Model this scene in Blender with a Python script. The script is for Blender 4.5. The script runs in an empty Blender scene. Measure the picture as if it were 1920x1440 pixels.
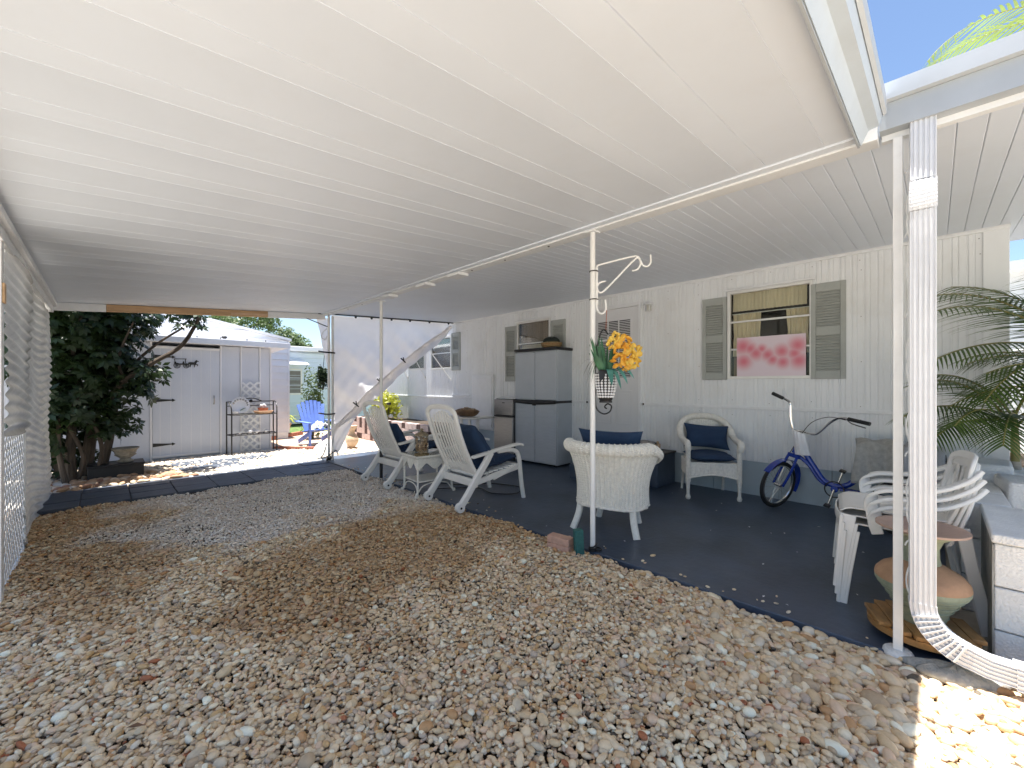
import bpy, math, random
import numpy as np
from mathutils import Vector, Matrix, Euler
random.seed(7)
S = bpy.context.scene
R = math.radians
# ---------------------------------------------------------------- camera, world, sun, exposure
FX, FY = math.sin(math.atan(765/780)), math.cos(math.atan(765/780))
cam_d = bpy.data.cameras.new('camera'); cam = bpy.data.objects.new('camera', cam_d)
S.collection.objects.link(cam); S.camera = cam
cam.location = (0, 0, 1.3)
cam.rotation_euler = (R(90), 0, -math.atan2(FX, FY))
cam_d.sensor_width = 36; cam_d.lens = 36*780/1920; cam_d.shift_y = 2/1920
cam_d.clip_start = 0.05; cam_d.clip_end = 500
W = bpy.data.worlds.new('World'); S.world = W; W.use_nodes = True
SUN = Vector((-0.045, 0.045, 1)).normalized()
nt = W.node_tree; bg = nt.nodes['Background']
sky = nt.nodes.new('ShaderNodeTexSky'); sky.sky_type = 'NISHITA'; sky.sun_disc = False
sky.sun_elevation = math.asin(SUN.z); sky.sun_rotation = math.atan2(SUN.x, SUN.y)
sky.air_density = 1.0; sky.dust_density = .5; sky.ozone_density = 2.2
nt.links.new(sky.outputs[0], bg.inputs[0]); bg.inputs[1].default_value = 0.075
sd = bpy.data.lights.new('sun', 'SUN'); sd.energy = 4.8; sd.angle = R(0.5); sd.color = (1, .96, .9)
so = bpy.data.objects.new('sun', sd); S.collection.objects.link(so); so.location = (0, 0, 30)
so.rotation_euler = SUN.to_track_quat('Z', 'Y').to_euler()
S.view_settings.view_transform = 'Standard'; S.view_settings.look = 'None'
S.view_settings.gamma = 1; S.view_settings.exposure = 1.64
S.view_settings.use_curve_mapping = False
try:
    S.cycles.use_denoising = True; S.cycles.denoiser = 'OPENIMAGEDENOISE'
    S.cycles.denoising_input_passes = 'RGB_ALBEDO_NORMAL'
    S.cycles.diffuse_bounces = 7; S.cycles.max_bounces = 12; S.cycles.transparent_max_bounces = 16
    S.cycles.sample_clamp_indirect = 8
except Exception: pass

# ---------------------------------------------------------------- helpers
def link(o): S.collection.objects.link(o); return o
def tag(o, label=None, cat=None, group=None, kind=None):
    if label: o['label'] = label
    if cat: o['category'] = cat
    if group: o['group'] = group
    if kind: o['kind'] = kind
    return o
def thing(name, label, cat, loc=(0, 0, 0), rz=0, group=None):
    o = link(bpy.data.objects.new(name, None)); o.location = loc; o.rotation_euler = (0, 0, rz)
    o.empty_display_size = .05
    return tag(o, label, cat, group)
def dup(root, loc, rz=None, label=None, rot=None):
    r = root.copy(); link(r); r.location = loc
    if rz is not None: r.rotation_euler = (0, 0, rz)
    if rot is not None: r.rotation_euler = rot
    if label: r['label'] = label
    for ch in [c for c in S.collection.objects if c.parent == root]:
        c = ch.copy(); link(c); c.parent = r
        for g in [k for k in S.collection.objects if k.parent == ch]:
            d = g.copy(); link(d); d.parent = c
    return r
def V(*a): return Vector(a)
class MB:
    def __init__(s): s.v = []; s.f = []
    def add(s, vs, fs):
        b = len(s.v); s.v += [tuple(v) for v in vs]; s.f += [tuple(i+b for i in f) for f in fs]; return s
    def box(s, x0, x1, y0, y1, z0, z1, M=None):
        vs = [V(x, y, z) for z in (z0, z1) for y in (y0, y1) for x in (x0, x1)]
        if M is not None: vs = [M @ v for v in vs]
        return s.add(vs, [(0,2,3,1),(4,5,7,6),(0,1,5,4),(2,6,7,3),(0,4,6,2),(1,3,7,5)])
    def cbox(s, c, d, rot=None):
        M = Matrix.Translation(c) @ (Euler(rot).to_matrix().to_4x4() if rot else Matrix())
        return s.box(-d[0]/2, d[0]/2, -d[1]/2, d[1]/2, -d[2]/2, d[2]/2, M)
    def tube(s, pts, r, n=8, cap=True, closed=False):
        pts = [Vector(p) for p in pts]; m = len(pts)
        rs = r if isinstance(r, (list, tuple)) else [r]*m
        ring = []; up = None; vs = []
        for i, p in enumerate(pts):
            if closed: t = pts[(i+1) % m]-pts[i-1]
            else: t = pts[min(i+1, m-1)]-pts[max(i-1, 0)]
            t = t.normalized() if t.length > 1e-9 else V(0, 0, 1)
            if up is None:
                up = t.orthogonal().normalized()
            up = (up - t*up.dot(t)); up = up.normalized() if up.length > 1e-6 else t.orthogonal().normalized()
            w = t.cross(up)
            for k in range(n):
                a = 2*math.pi*k/n
                vs.append(p + (up*math.cos(a)+w*math.sin(a))*rs[i])
        fs = []
        for i in range(m if closed else m-1):
            j = (i+1) % m
            for k in range(n):
                fs.append((i*n+k, i*n+(k+1) % n, j*n+(k+1) % n, j*n+k))
        if cap and not closed:
            fs.append(tuple(range(n-1, -1, -1))); fs.append(tuple((m-1)*n+k for k in range(n)))
        return s.add(vs, fs)
    def band(s, pts, w, t, side, taper=None):
        """rounded-rectangle strip along pts; side = width direction"""
        pts = [Vector(p) for p in pts]; m = len(pts); vs = []
        for i, p in enumerate(pts):
            tg = (pts[min(i+1, m-1)]-pts[max(i-1, 0)]).normalized()
            sd_ = Vector(side[i] if isinstance(side, list) else side); sd_ = (sd_-tg*sd_.dot(tg)).normalized()
            nn = tg.cross(sd_)
            ww = w[i] if isinstance(w, list) else w; tt = t[i] if isinstance(t, list) else t
            a, b = ww/2, tt/2; c = min(a, b)*.45
            for (u, q) in ((-a+c, -b), (a-c, -b), (a, -b+c), (a, b-c), (a-c, b), (-a+c, b), (-a, b-c), (-a, -b+c)):
                vs.append(p+sd_*u+nn*q)
        fs = [(i*8+k, i*8+(k+1) % 8, (i+1)*8+(k+1) % 8, (i+1)*8+k) for i in range(m-1) for k in range(8)]
        fs += [tuple(range(7, -1, -1)), tuple((m-1)*8+k for k in range(8))]
        return s.add(vs, fs)
    def lathe(s, prof, n=20, c=(0, 0, 0), a0=0, a1=2*math.pi):
        full = abs(a1-a0-2*math.pi) < 1e-6; m = n if full else n+1; vs = []
        for (r, z) in prof:
            for k in range(m):
                a = a0+(a1-a0)*k/n; vs.append((c[0]+r*math.cos(a), c[1]+r*math.sin(a), c[2]+z))
        fs = []
        for i in range(len(prof)-1):
            for k in range(n):
                k2 = (k+1) % m if full else k+1
                fs.append((i*m+k, i*m+k2, (i+1)*m+k2, (i+1)*m+k))
        return s.add(vs, fs)
    def ball(s, c, r, n=12, m=8, M=None):
        r = r if isinstance(r, (tuple, list)) else (r, r, r); vs = []; fs = []
        for i in range(m+1):
            p = math.pi*i/m
            for k in range(n):
                a = 2*math.pi*k/n
                v = V(r[0]*math.sin(p)*math.cos(a), r[1]*math.sin(p)*math.sin(a), r[2]*math.cos(p))
                if M is not None: v = M @ v
                vs.append(v+Vector(c))
        for i in range(m):
            for k in range(n):
                fs.append((i*n+k, (i+1)*n+k, (i+1)*n+(k+1) % n, i*n+(k+1) % n))
        return s.add(vs, fs)
    def prism(s, poly, a, b, axis='x'):
        """poly of 2D points extruded from a to b along axis"""
        def mk(p, h):
            return (h, p[0], p[1]) if axis == 'x' else ((p[0], h, p[1]) if axis == 'y' else (p[0], p[1], h))
        n = len(poly); vs = [mk(p, a) for p in poly]+[mk(p, b) for p in poly]
        fs = [(i, (i+1) % n, n+(i+1) % n, n+i) for i in range(n)]+[tuple(range(n-1, -1, -1)), tuple(range(n, 2*n))]
        return s.add(vs, fs)
    def grid(s, fn, nu, nv, closed_u=False):
        mu = nu if closed_u else nu+1
        vs = [fn(i/nu, j/nv) for j in range(nv+1) for i in range(mu)]
        fs = [(j*mu+i, j*mu+(i+1) % mu, (j+1)*mu+(i+1) % mu, (j+1)*mu+i) for j in range(nv) for i in range(nu)]
        return s.add(vs, fs)
    def mesh(s, name, smooth=True, angle=38):
        me = bpy.data.meshes.new(name); me.from_pydata([tuple(v) for v in s.v], [], s.f); me.update()
        if smooth:
            me.polygons.foreach_set('use_smooth', [True]*len(me.polygons))
            try: me.set_sharp_from_angle(angle=R(angle))
            except Exception: pass
        return me
    def build(s, name, mat, parent=None, bevel=0, smooth=True, angle=38, loc=None, solid=0, kind=None, label=None):
        me = s.mesh(name, smooth, angle); me.materials.append(mat)
        o = link(bpy.data.objects.new(name, me))
        if parent: o.parent = parent
        if loc: o.location = loc
        if solid:
            m = o.modifiers.new('solid', 'SOLIDIFY'); m.thickness = solid; m.offset = 0
        if bevel:
            m = o.modifiers.new('bevel', 'BEVEL'); m.width = bevel; m.segments = 2; m.limit_method = 'ANGLE'; m.angle_limit = R(40)
            m.harden_normals = False
        if kind: o['kind'] = kind
        if label: o['label'] = label
        return o
def arc(c, r, a0, a1, n, ax=(1, 0, 0), ay=(0, 0, 1)):
    ax, ay, c = Vector(ax), Vector(ay), Vector(c)
    return [c+ax*r*math.cos(R(a0+(a1-a0)*i/n))+ay*r*math.sin(R(a0+(a1-a0)*i/n)) for i in range(n+1)]
def smoothpath(P, n=6):
    P = [Vector(p) for p in P]; out = []
    for i in range(len(P)-1):
        p0, p1, p2, p3 = P[max(i-1, 0)], P[i], P[i+1], P[min(i+2, len(P)-1)]
        for k in range(n):
            t = k/n
            out.append(.5*((2*p1)+(p2-p0)*t+(2*p0-5*p1+4*p2-p3)*t*t+(3*p1-p0-3*p2+p3)*t**3))
    return out+[P[-1]]

# ---------------------------------------------------------------- materials
def mat(name, col, rough=.6, metal=0, var=.12, vscale=6, bump=0, bscale=60, spec=.5, col2=None, dirt=0, dirtcol=(.25, .2, .14), coat=0, trans=0, stretch=None):
    m = bpy.data.materials.new(name); m.use_nodes = True; n = m.node_tree.nodes; l = m.node_tree.links
    b = n['Principled BSDF']; b.inputs['Roughness'].default_value = rough; b.inputs['Metallic'].default_value = metal
    b.inputs['Specular IOR Level'].default_value = spec; b.inputs['Coat Weight'].default_value = coat
    b.inputs['Transmission Weight'].default_value = trans
    tc = n.new('ShaderNodeTexCoord'); mp = n.new('ShaderNodeMapping'); l.new(tc.outputs['Object'], mp.inputs[0])
    if stretch: mp.inputs['Scale'].default_value = stretch
    no = n.new('ShaderNodeTexNoise'); no.inputs['Scale'].default_value = vscale; no.inputs['Detail'].default_value = 6
    no.inputs['Roughness'].default_value = .6
    l.new(mp.outputs[0], no.inputs['Vector'])
    cr = n.new('ShaderNodeValToRGB'); l.new(no.outputs[0], cr.inputs[0])
    c2 = col2 or tuple(c*(1-var) for c in col); c1 = tuple(min(1, c*(1+var*.5)) for c in col) if not col2 else col
    cr.color_ramp.elements[0].position = .32; cr.color_ramp.elements[1].position = .68
    cr.color_ramp.elements[0].color = (*c2, 1); cr.color_ramp.elements[1].color = (*c1, 1)
    out = cr.outputs[0]
    if dirt:
        n2 = n.new('ShaderNodeTexNoise'); n2.inputs['Scale'].default_value = 2.3; n2.inputs['Detail'].default_value = 9; n2.inputs['Roughness'].default_value = .72
        l.new(tc.outputs['Object'], n2.inputs['Vector'])
        r2 = n.new('ShaderNodeMapRange'); r2.inputs[1].default_value = .5; r2.inputs[2].default_value = .8; r2.inputs[4].default_value = dirt
        l.new(n2.outputs[0], r2.inputs[0])
        mx = n.new('ShaderNodeMix'); mx.data_type = 'RGBA'; l.new(r2.outputs[0], mx.inputs[0]); l.new(out, mx.inputs[6]); mx.inputs[7].default_value = (*dirtcol, 1)
        out = mx.outputs[2]
    l.new(out, b.inputs['Base Color'])
    if bump:
        n3 = n.new('ShaderNodeTexNoise'); n3.inputs['Scale'].default_value = bscale; n3.inputs['Detail'].default_value = 5
        l.new(mp.outputs[0], n3.inputs['Vector'])
        bp = n.new('ShaderNodeBump'); bp.inputs['Strength'].default_value = bump; bp.inputs['Distance'].default_value = .01
        l.new(n3.outputs[0], bp.inputs['Height']); l.new(bp.outputs[0], b.inputs['Normal'])
    return m
M = {}
M['roof'] = mat('roof_enamel', (.715, .765, .845), .42, var=.03, vscale=1.2, bump=.10, bscale=3, dirt=.10, dirtcol=(.5, .46, .4))
M['siding'] = mat('siding_enamel', (.765, .785, .80), .5, var=.06, vscale=2.5, bump=.06, bscale=20, dirt=.25, dirtcol=(.5, .46, .38), stretch=(1, 1, .35))
M['trim'] = mat('white_trim', (.76, .775, .79), .45, var=.05, dirt=.2, dirtcol=(.45, .4, .33), bump=.05)
M['post'] = mat('white_post_paint', (.80, .80, .79), .4, var=.05, vscale=14, dirt=.25, dirtcol=(.5, .46, .4), bump=.08, bscale=40)
M['spout'] = mat('downspout_enamel', (.66, .67, .69), .5, var=.04, vscale=20, dirt=.18, dirtcol=(.55, .52, .48), bump=.02, bscale=90)
M['skirt'] = mat('blue_grey_skirting', (.42, .50, .55), .55, var=.08, vscale=3, dirt=.3, dirtcol=(.3, .32, .32))
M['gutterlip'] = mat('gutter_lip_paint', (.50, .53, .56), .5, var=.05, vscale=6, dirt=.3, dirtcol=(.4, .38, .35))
M['gutter_sky'] = mat('sky_tinted_gutter', (.50, .56, .62), .5, var=.05, vscale=6, dirt=.3, dirtcol=(.4, .38, .35))  # sky light caught by the white gutter, put into its colour
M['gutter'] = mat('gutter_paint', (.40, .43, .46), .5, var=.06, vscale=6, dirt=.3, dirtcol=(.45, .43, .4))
M['shutter'] = mat('shutter_grey', (.36, .38, .36), .55, var=.07, vscale=10, dirt=.15)
M['slab'] = mat('navy_floor_paint', (.056, .078, .118), .38, var=.35, vscale=2.2, bump=.25, bscale=25, dirt=.6, dirtcol=(.115, .135, .17))
M['paver'] = mat('dark_paver', (.066, .082, .112), .55, var=.25, vscale=6, bump=.3, bscale=70, dirt=.3, dirtcol=(.11, .105, .1))
M['plastic'] = mat('white_resin', (.78, .77, .74), .38, var=.05, vscale=9, bump=.03, bscale=50, dirt=.12, dirtcol=(.55, .5, .42))
M['wicker'] = mat('white_wicker', (.78, .76, .70), .6, var=.12, vscale=40, bump=.2, bscale=200, dirt=.2, dirtcol=(.45, .4, .32))
M['navy'] = mat('navy_fabric', (.016, .045, .105), .85, var=.3, vscale=5, bump=.5, bscale=350, col2=(.012, .032, .08))
M['black'] = mat('black_plastic', (.015, .015, .017), .45, var=.2)
M['iron'] = mat('dark_iron', (.03, .028, .027), .5, .3, var=.3, bump=.1)
M['cab'] = mat('grey_resin_cabinet', (.43, .47, .52), .5, var=.05, vscale=4, bump=.08, bscale=120, dirt=.12, dirtcol=(.3, .3, .3))
M['steel'] = mat('brushed_steel', (.36, .35, .34), .38, .85, var=.12, vscale=8, stretch=(1, 1, 8))
M['chrome'] = mat('chrome', (.75, .74, .72), .18, 1, var=.1, vscale=20)
M['blue'] = mat('blue_frame_paint', (.012, .045, .32), .22, var=.1, vscale=8, coat=.6)
M['tyre'] = mat('tyre_rubber', (.02, .02, .02), .8, var=.3, bump=.3)
M['towel'] = mat('grey_towelling', (.50, .49, .46), .95, var=.2, vscale=30, bump=1.0, bscale=260)
M['cloth'] = mat('white_cloth', (.80, .80, .82), .9, var=.06, bump=.4, bscale=300)
M['terra'] = mat('terracotta', (.44, .26, .15), .65, var=.25, vscale=8, bump=.2, bscale=60, dirt=.4, dirtcol=(.42, .34, .26))
M['green_glaze'] = mat('green_wash_clay', (.30, .34, .25), .6, var=.35, vscale=9, bump=.3, bscale=40, dirt=.5, dirtcol=(.38, .25, .15))
M['rim'] = mat('pinkish_clay_rim', (.45, .31, .24), .6, var=.15, vscale=9, bump=.1)
M['wood'] = mat('raw_lumber', (.56, .36, .20), .7, var=.25, vscale=5, bump=.2, bscale=30, stretch=(.4, 6, 6), dirt=.3, dirtcol=(.3, .16, .08))
M['woodor'] = mat('varnished_wood', (.42, .22, .075), .5, var=.4, vscale=7, bump=.2, stretch=(1, 3, 1), dirt=.5, dirtcol=(.16, .08, .03))
M['block'] = mat('painted_block', (.74, .75, .75), .75, var=.08, vscale=8, bump=.8, bscale=90, dirt=.35, dirtcol=(.42, .43, .42))
M['blockraw'] = mat('weathered_block', (.34, .34, .32), .85, var=.35, vscale=12, bump=1, bscale=60, stretch=(1, 1, .3))
M['pinkbrick'] = mat('pink_brick', (.60, .36, .27), .8, var=.15, vscale=30, bump=.5, bscale=150, dirt=.2)
M['redbrick'] = mat('red_brick', (.36, .13, .08), .85, var=.3, vscale=14, bump=.6, bscale=80, dirt=.3, dirtcol=(.5, .3, .22))
M['greenblock'] = mat('green_block', (.03, .13, .12), .7, var=.3, vscale=30, bump=.4, bscale=90)
M['shed'] = mat('shed_panel', (.60, .63, .70), .55, var=.05, vscale=3, bump=.1, bscale=60, dirt=.15, dirtcol=(.45, .46, .5), stretch=(1, 1, .25))
M['white'] = mat('white_house_paint', (.78, .78, .80), .5, var=.04, vscale=3, dirt=.1)
M['bluewhite'] = mat('pale_blue_siding', (.62, .70, .78), .5, var=.04, vscale=3, dirt=.1)
M['bark'] = mat('grey_bark', (.085, .065, .048), .9, var=.5, vscale=10, bump=1, bscale=30, stretch=(1, 1, .25))
M['soil'] = mat('dark_soil', (.06, .042, .028), .95, var=.5, vscale=20, bump=1, bscale=60)
M['soilgravel'] = mat('sandy_soil', (.11, .078, .05), .95, var=.45, vscale=25, bump=1, bscale=80)
M['sand'] = mat('shell_sand_ground', (.60, .55, .47), .95, var=.25, vscale=4, bump=.8, bscale=50, dirt=.4, dirtcol=(.36, .29, .21))
M['patio'] = mat('tan_patio', (.52, .38, .28), .85, var=.15, vscale=5, bump=.3, bscale=60, dirt=.3, dirtcol=(.42, .36, .3))
M['lawn'] = mat('lawn', (.10, .16, .04), .95, var=.5, vscale=8, bump=1, bscale=60)
M['door'] = mat('door_paint', (.68, .685, .70), .42, var=.03, vscale=4, dirt=.12, dirtcol=(.5, .48, .44))
M['frame'] = mat('window_aluminium', (.72, .72, .70), .4, .2, var=.06, dirt=.25, dirtcol=(.4, .37, .32))
M['curtain'] = mat('beige_curtain', (.78, .68, .50), .95, var=.15, vscale=8, bump=.4, bscale=60, stretch=(1, 1, .1))
M['curtaind'] = mat('brown_curtain', (.34, .25, .18), .95, var=.3, vscale=8, stretch=(1, 6, .1))
M['interior'] = mat('interior_painted_dark', (.05, .045, .04), .9)  # dark brown colour stands in for the unlit rooms behind the windows
M['adir'] = mat('blue_adirondack_paint', (.13, .22, .60), .5, var=.15, vscale=8)
M['peach'] = mat('peach_clay', (.60, .42, .28), .75, var=.2, vscale=10, bump=.4, bscale=40)
M['shell'] = mat('sea_shells', (.55, .43, .30), .6, var=.5, vscale=40, bump=.6, bscale=90, col2=(.25, .15, .08))
M['rope'] = mat('woven_seagrass', (.36, .27, .14), .85, var=.4, vscale=60, bump=.8, bscale=120)
def glassmat(name, col=(.9, .95, .95), alpha=.18, rough=.03):
    m = bpy.data.materials.new(name); m.use_nodes = True; n = m.node_tree.nodes; l = m.node_tree.links
    n.remove(n['Principled BSDF']); o = n['Material Output']
    t = n.new('ShaderNodeBsdfTransparent'); t.inputs[0].default_value = (*col, 1)
    g = n.new('ShaderNodeBsdfGlossy'); g.inputs['Roughness'].default_value = rough
    f = n.new('ShaderNodeFresnel'); f.inputs[0].default_value = 1.42
    a = n.new('ShaderNodeMath'); a.operation = 'MULTIPLY_ADD'; a.inputs[1].default_value = .8; a.inputs[2].default_value = .0
    l.new(f.outputs[0], a.inputs[0])
    x = n.new('ShaderNodeMixShader'); l.new(a.outputs[0], x.inputs[0]); l.new(t.outputs[0], x.inputs[1]); l.new(g.outputs[0], x.inputs[2])
    l.new(x.outputs[0], o.inputs[0]); return m
M['glass'] = glassmat('window_glass', (.93, .95, .93))
M['jarglass'] = glassmat('jar_glass', (.96, .95, .9))
def translucent(name, col, mix=.5, var=.1, vscale=5, rough=.6, bump=0, bscale=8, col2=None, alpha=0):
    m = mat(name, col, rough, var=var, vscale=vscale, bump=bump, bscale=bscale, col2=col2)
    n = m.node_tree.nodes; l = m.node_tree.links; b = n['Principled BSDF']; o = n['Material Output']
    t = n.new('ShaderNodeBsdfTranslucent'); src = b.inputs['Base Color'].links[0].from_socket; l.new(src, t.inputs[0])
    x = n.new('ShaderNodeMixShader'); x.inputs[0].default_value = mix
    l.new(b.outputs[0], x.inputs[1]); l.new(t.outputs[0], x.inputs[2]); last = x.outputs[0]
    if alpha:
        tr = n.new('ShaderNodeBsdfTransparent'); y = n.new('ShaderNodeMixShader'); y.inputs[0].default_value = alpha
        l.new(last, y.inputs[1]); l.new(tr.outputs[0], y.inputs[2]); last = y.outputs[0]
    l.new(last, o.inputs[0]); return m
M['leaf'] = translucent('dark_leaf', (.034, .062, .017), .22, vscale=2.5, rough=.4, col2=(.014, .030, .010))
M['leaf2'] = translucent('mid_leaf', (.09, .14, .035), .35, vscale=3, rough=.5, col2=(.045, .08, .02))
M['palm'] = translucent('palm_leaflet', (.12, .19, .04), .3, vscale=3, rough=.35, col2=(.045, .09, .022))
M['palmy'] = translucent('sun_tinted_palm_leaflet', (.20, .28, .05), .4, vscale=3, rough=.4, col2=(.12, .16, .035))  # sunlight on the tall palm put into a lighter, yellower leaf colour
M['rachis'] = mat('palm_stem', (.22, .20, .06), .5, var=.3, vscale=5)
M['palmtrunk'] = mat('palm_trunk', (.33, .31, .27), .8, var=.35, vscale=12, bump=.6, bscale=40, stretch=(.3, .3, 2))
M['yellowleaf'] = translucent('yellow_green_leaf', (.40, .42, .04), .3, vscale=9, rough=.5)
M['tarp'] = translucent('white_tarp', (.92, .90, .89), .62, var=.06, vscale=2, rough=.5, bump=1.0, bscale=3.5)
M['corr'] = translucent('corrugated_sheet', (.52, .51, .49), .22, var=.25, vscale=2, rough=.18, bump=.25, bscale=9)
M['petal'] = translucent('orange_yellow_petal', (.88, .56, .08), .25, vscale=14, rough=.5, col2=(.80, .34, .03))
M['petaly'] = translucent('yellow_petal', (.88, .70, .16), .25, vscale=14, rough=.5, col2=(.8, .45, .04))
M['faux'] = translucent('faux_leaf', (.05, .20, .09), .2, vscale=8, rough=.4, col2=(.02, .09, .04))
M['fauxteal'] = translucent('teal_faux_leaf', (.10, .30, .26), .2, vscale=8, rough=.4, col2=(.04, .16, .13))
# ---------------------------------------------------------------- setting: ground
g = MB().add([(-60, -60, -.06), (70, -60, -.06), (70, 80, -.06), (-60, 80, -.06)], [(0, 1, 2, 3)]).build('ground', M['sand'], smooth=False, kind='structure')
tag(g, 'pale sandy shell ground around the carport')
gb = MB().add([(-.9, -1.6, -.045), (2.9, -1.6, -.045), (2.9, 7.0, -.045), (-.9, 7.0, -.045)], [(0, 1, 2, 3)]).build('gravel_bed', M['soilgravel'], smooth=False, kind='structure')
sl = MB().box(2.73, 5.60, -.05, 7.75, -.10, 0).build('patio_slab', M['slab'], bevel=.006, kind='structure')
tag(sl, 'navy painted concrete patio slab beside the mobile home')
MB().add([(2.2, 8.6, -.05), (5.48, 8.6, -.05), (5.48, 12.6, -.05), (2.2, 12.6, -.05)], [(0, 1, 2, 3)]).build('back_patio', M['patio'], smooth=False, kind='structure')
MB().add([(3.2, 12.6, -.05), (20, 12.6, -.05), (20, 26, -.05), (3.2, 26, -.05)], [(0, 1, 2, 3)]).build('lawn', M['lawn'], smooth=False, kind='structure')
# paver path
pp = MB().box(-.62, 2.72, 6.40, 7.46, -.08, -.03).build('paver_path', M['soil'], kind='structure')
for i in range(8):
    for j in range(3):
        w = .405; x0 = -.60+i*.413+(.0 if j != 1 else .0); y0 = 6.43+j*.345
        if x0+w > 2.73: w = 2.715-x0
        if w < .1: continue
        o = MB().box(-w/2, w/2, -.165, .165, -.025, .025).build('paver', M['paver'], pp, bevel=.006)
        o.location = (x0+w/2, y0+.17, -.022+random.uniform(-.004, .004)); o.rotation_euler = (R(random.uniform(-.4, .4)), R(random.uniform(-.4, .4)), R(random.uniform(-.6, .6)))
# loose pavers in the stones behind
for k, (x, y, rz, w) in enumerate([(1.05, 8.15, .1, .4), (1.48, 8.62, .1, .42), (1.0, 8.75, .05, .42), (1.45, 8.15, .12, .4), (1.95, 8.7, .1, .42)]):
    o = MB().box(-w/2, w/2, -.2, .2, -.03, .0).build('paver', M['paver'], pp, bevel=.006)
    o.location = (x, y, .0); o.rotation_euler = (0, 0, rz)

# ---------------------------------------------------------------- pebbles
def pebble_mesh(seed, sub=2):
    import bmesh
    rnd = random.Random(seed); bm = bmesh.new(); bmesh.ops.create_icosphere(bm, subdivisions=sub, radius=1)
    ax = [Vector((rnd.gauss(0, 1), rnd.gauss(0, 1), rnd.gauss(0, 1))).normalized() for _ in range(5)]
    am = [rnd.uniform(-.11, .13) for _ in range(5)]
    for v in bm.verts:
        d = 1+sum(a*(v.co.dot(x)) ** 2 for a, x in zip(am, ax))+.08*v.co.dot(ax[0])
        v.co *= d; v.co.x *= 1.0; v.co.y *= .72; v.co.z *= .5
    me = bpy.data.meshes.new('pebble_shape'); bm.to_mesh(me); bm.free()
    me.polygons.foreach_set('use_smooth', [True]*len(me.polygons)); return me
def pebble_mat(name, pal, wet=0, chalk=(.86, .82, .78)):
    m = bpy.data.materials.new(name); m.use_nodes = True; n = m.node_tree.nodes; l = m.node_tree.links; b = n['Principled BSDF']
    b.inputs['Roughness'].default_value = .62; b.inputs['Specular IOR Level'].default_value = .35
    oi = n.new('ShaderNodeObjectInfo'); cr = n.new('ShaderNodeValToRGB'); cr.color_ramp.interpolation = 'CONSTANT'
    l.new(oi.outputs['Random'], cr.inputs[0]); el = cr.color_ramp.elements
    tot = sum(w for w, c in pal); acc = 0
    for i, (w, c) in enumerate(pal):
        if i < 2: e = el[i]; e.position = acc/tot
        else: e = el.new(acc/tot)
        e.color = (*c, 1); acc += w
    tc = n.new('ShaderNodeTexCoord'); no = n.new('ShaderNodeTexNoise'); no.inputs['Scale'].default_value = 1.6; no.inputs['Detail'].default_value = 5; no.noise_dimensions = '4D'
    l.new(tc.outputs['Object'], no.inputs['Vector']); mu = n.new('ShaderNodeMath'); mu.operation = 'MULTIPLY'; mu.inputs[1].default_value = 40; l.new(oi.outputs['Random'], mu.inputs[0]); l.new(mu.outputs[0], no.inputs['W'])
    mr = n.new('ShaderNodeMapRange'); mr.inputs[3].default_value = .72; mr.inputs[4].default_value = 1.22; l.new(no.outputs[0], mr.inputs[0])
    hs = n.new('ShaderNodeHueSaturation'); l.new(cr.outputs[0], hs.inputs['Color']); l.new(mr.outputs[0], hs.inputs['Value'])
    at = n.new('ShaderNodeAttribute'); at.attribute_type = 'INSTANCER'; at.attribute_name = 'chalk'
    mx = n.new('ShaderNodeMix'); mx.data_type = 'RGBA'; l.new(at.outputs['Fac'], mx.inputs[0]); l.new(hs.outputs[0], mx.inputs[6]); mx.inputs[7].default_value = (*chalk, 1)
    at2 = n.new('ShaderNodeAttribute'); at2.attribute_type = 'INSTANCER'; at2.attribute_name = 'brown'
    mx2 = n.new('ShaderNodeMix'); mx2.data_type = 'RGBA'; mx2.blend_type = 'MULTIPLY'; l.new(at2.outputs['Fac'], mx2.inputs[0]); l.new(mx.outputs[2], mx2.inputs[6]); mx2.inputs[7].default_value = (.70, .585, .455, 1)
    l.new(mx2.outputs[2], b.inputs['Base Color'])
    bp = n.new('ShaderNodeBump'); bp.inputs['Strength'].default_value = .15; bp.inputs['Distance'].default_value = .02
    n2 = n.new('ShaderNodeTexNoise'); n2.inputs['Scale'].default_value = 7; l.new(tc.outputs['Object'], n2.inputs['Vector']); l.new(n2.outputs[0], bp.inputs['Height']); l.new(bp.outputs[0], b.inputs['Normal'])
    return m
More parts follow.
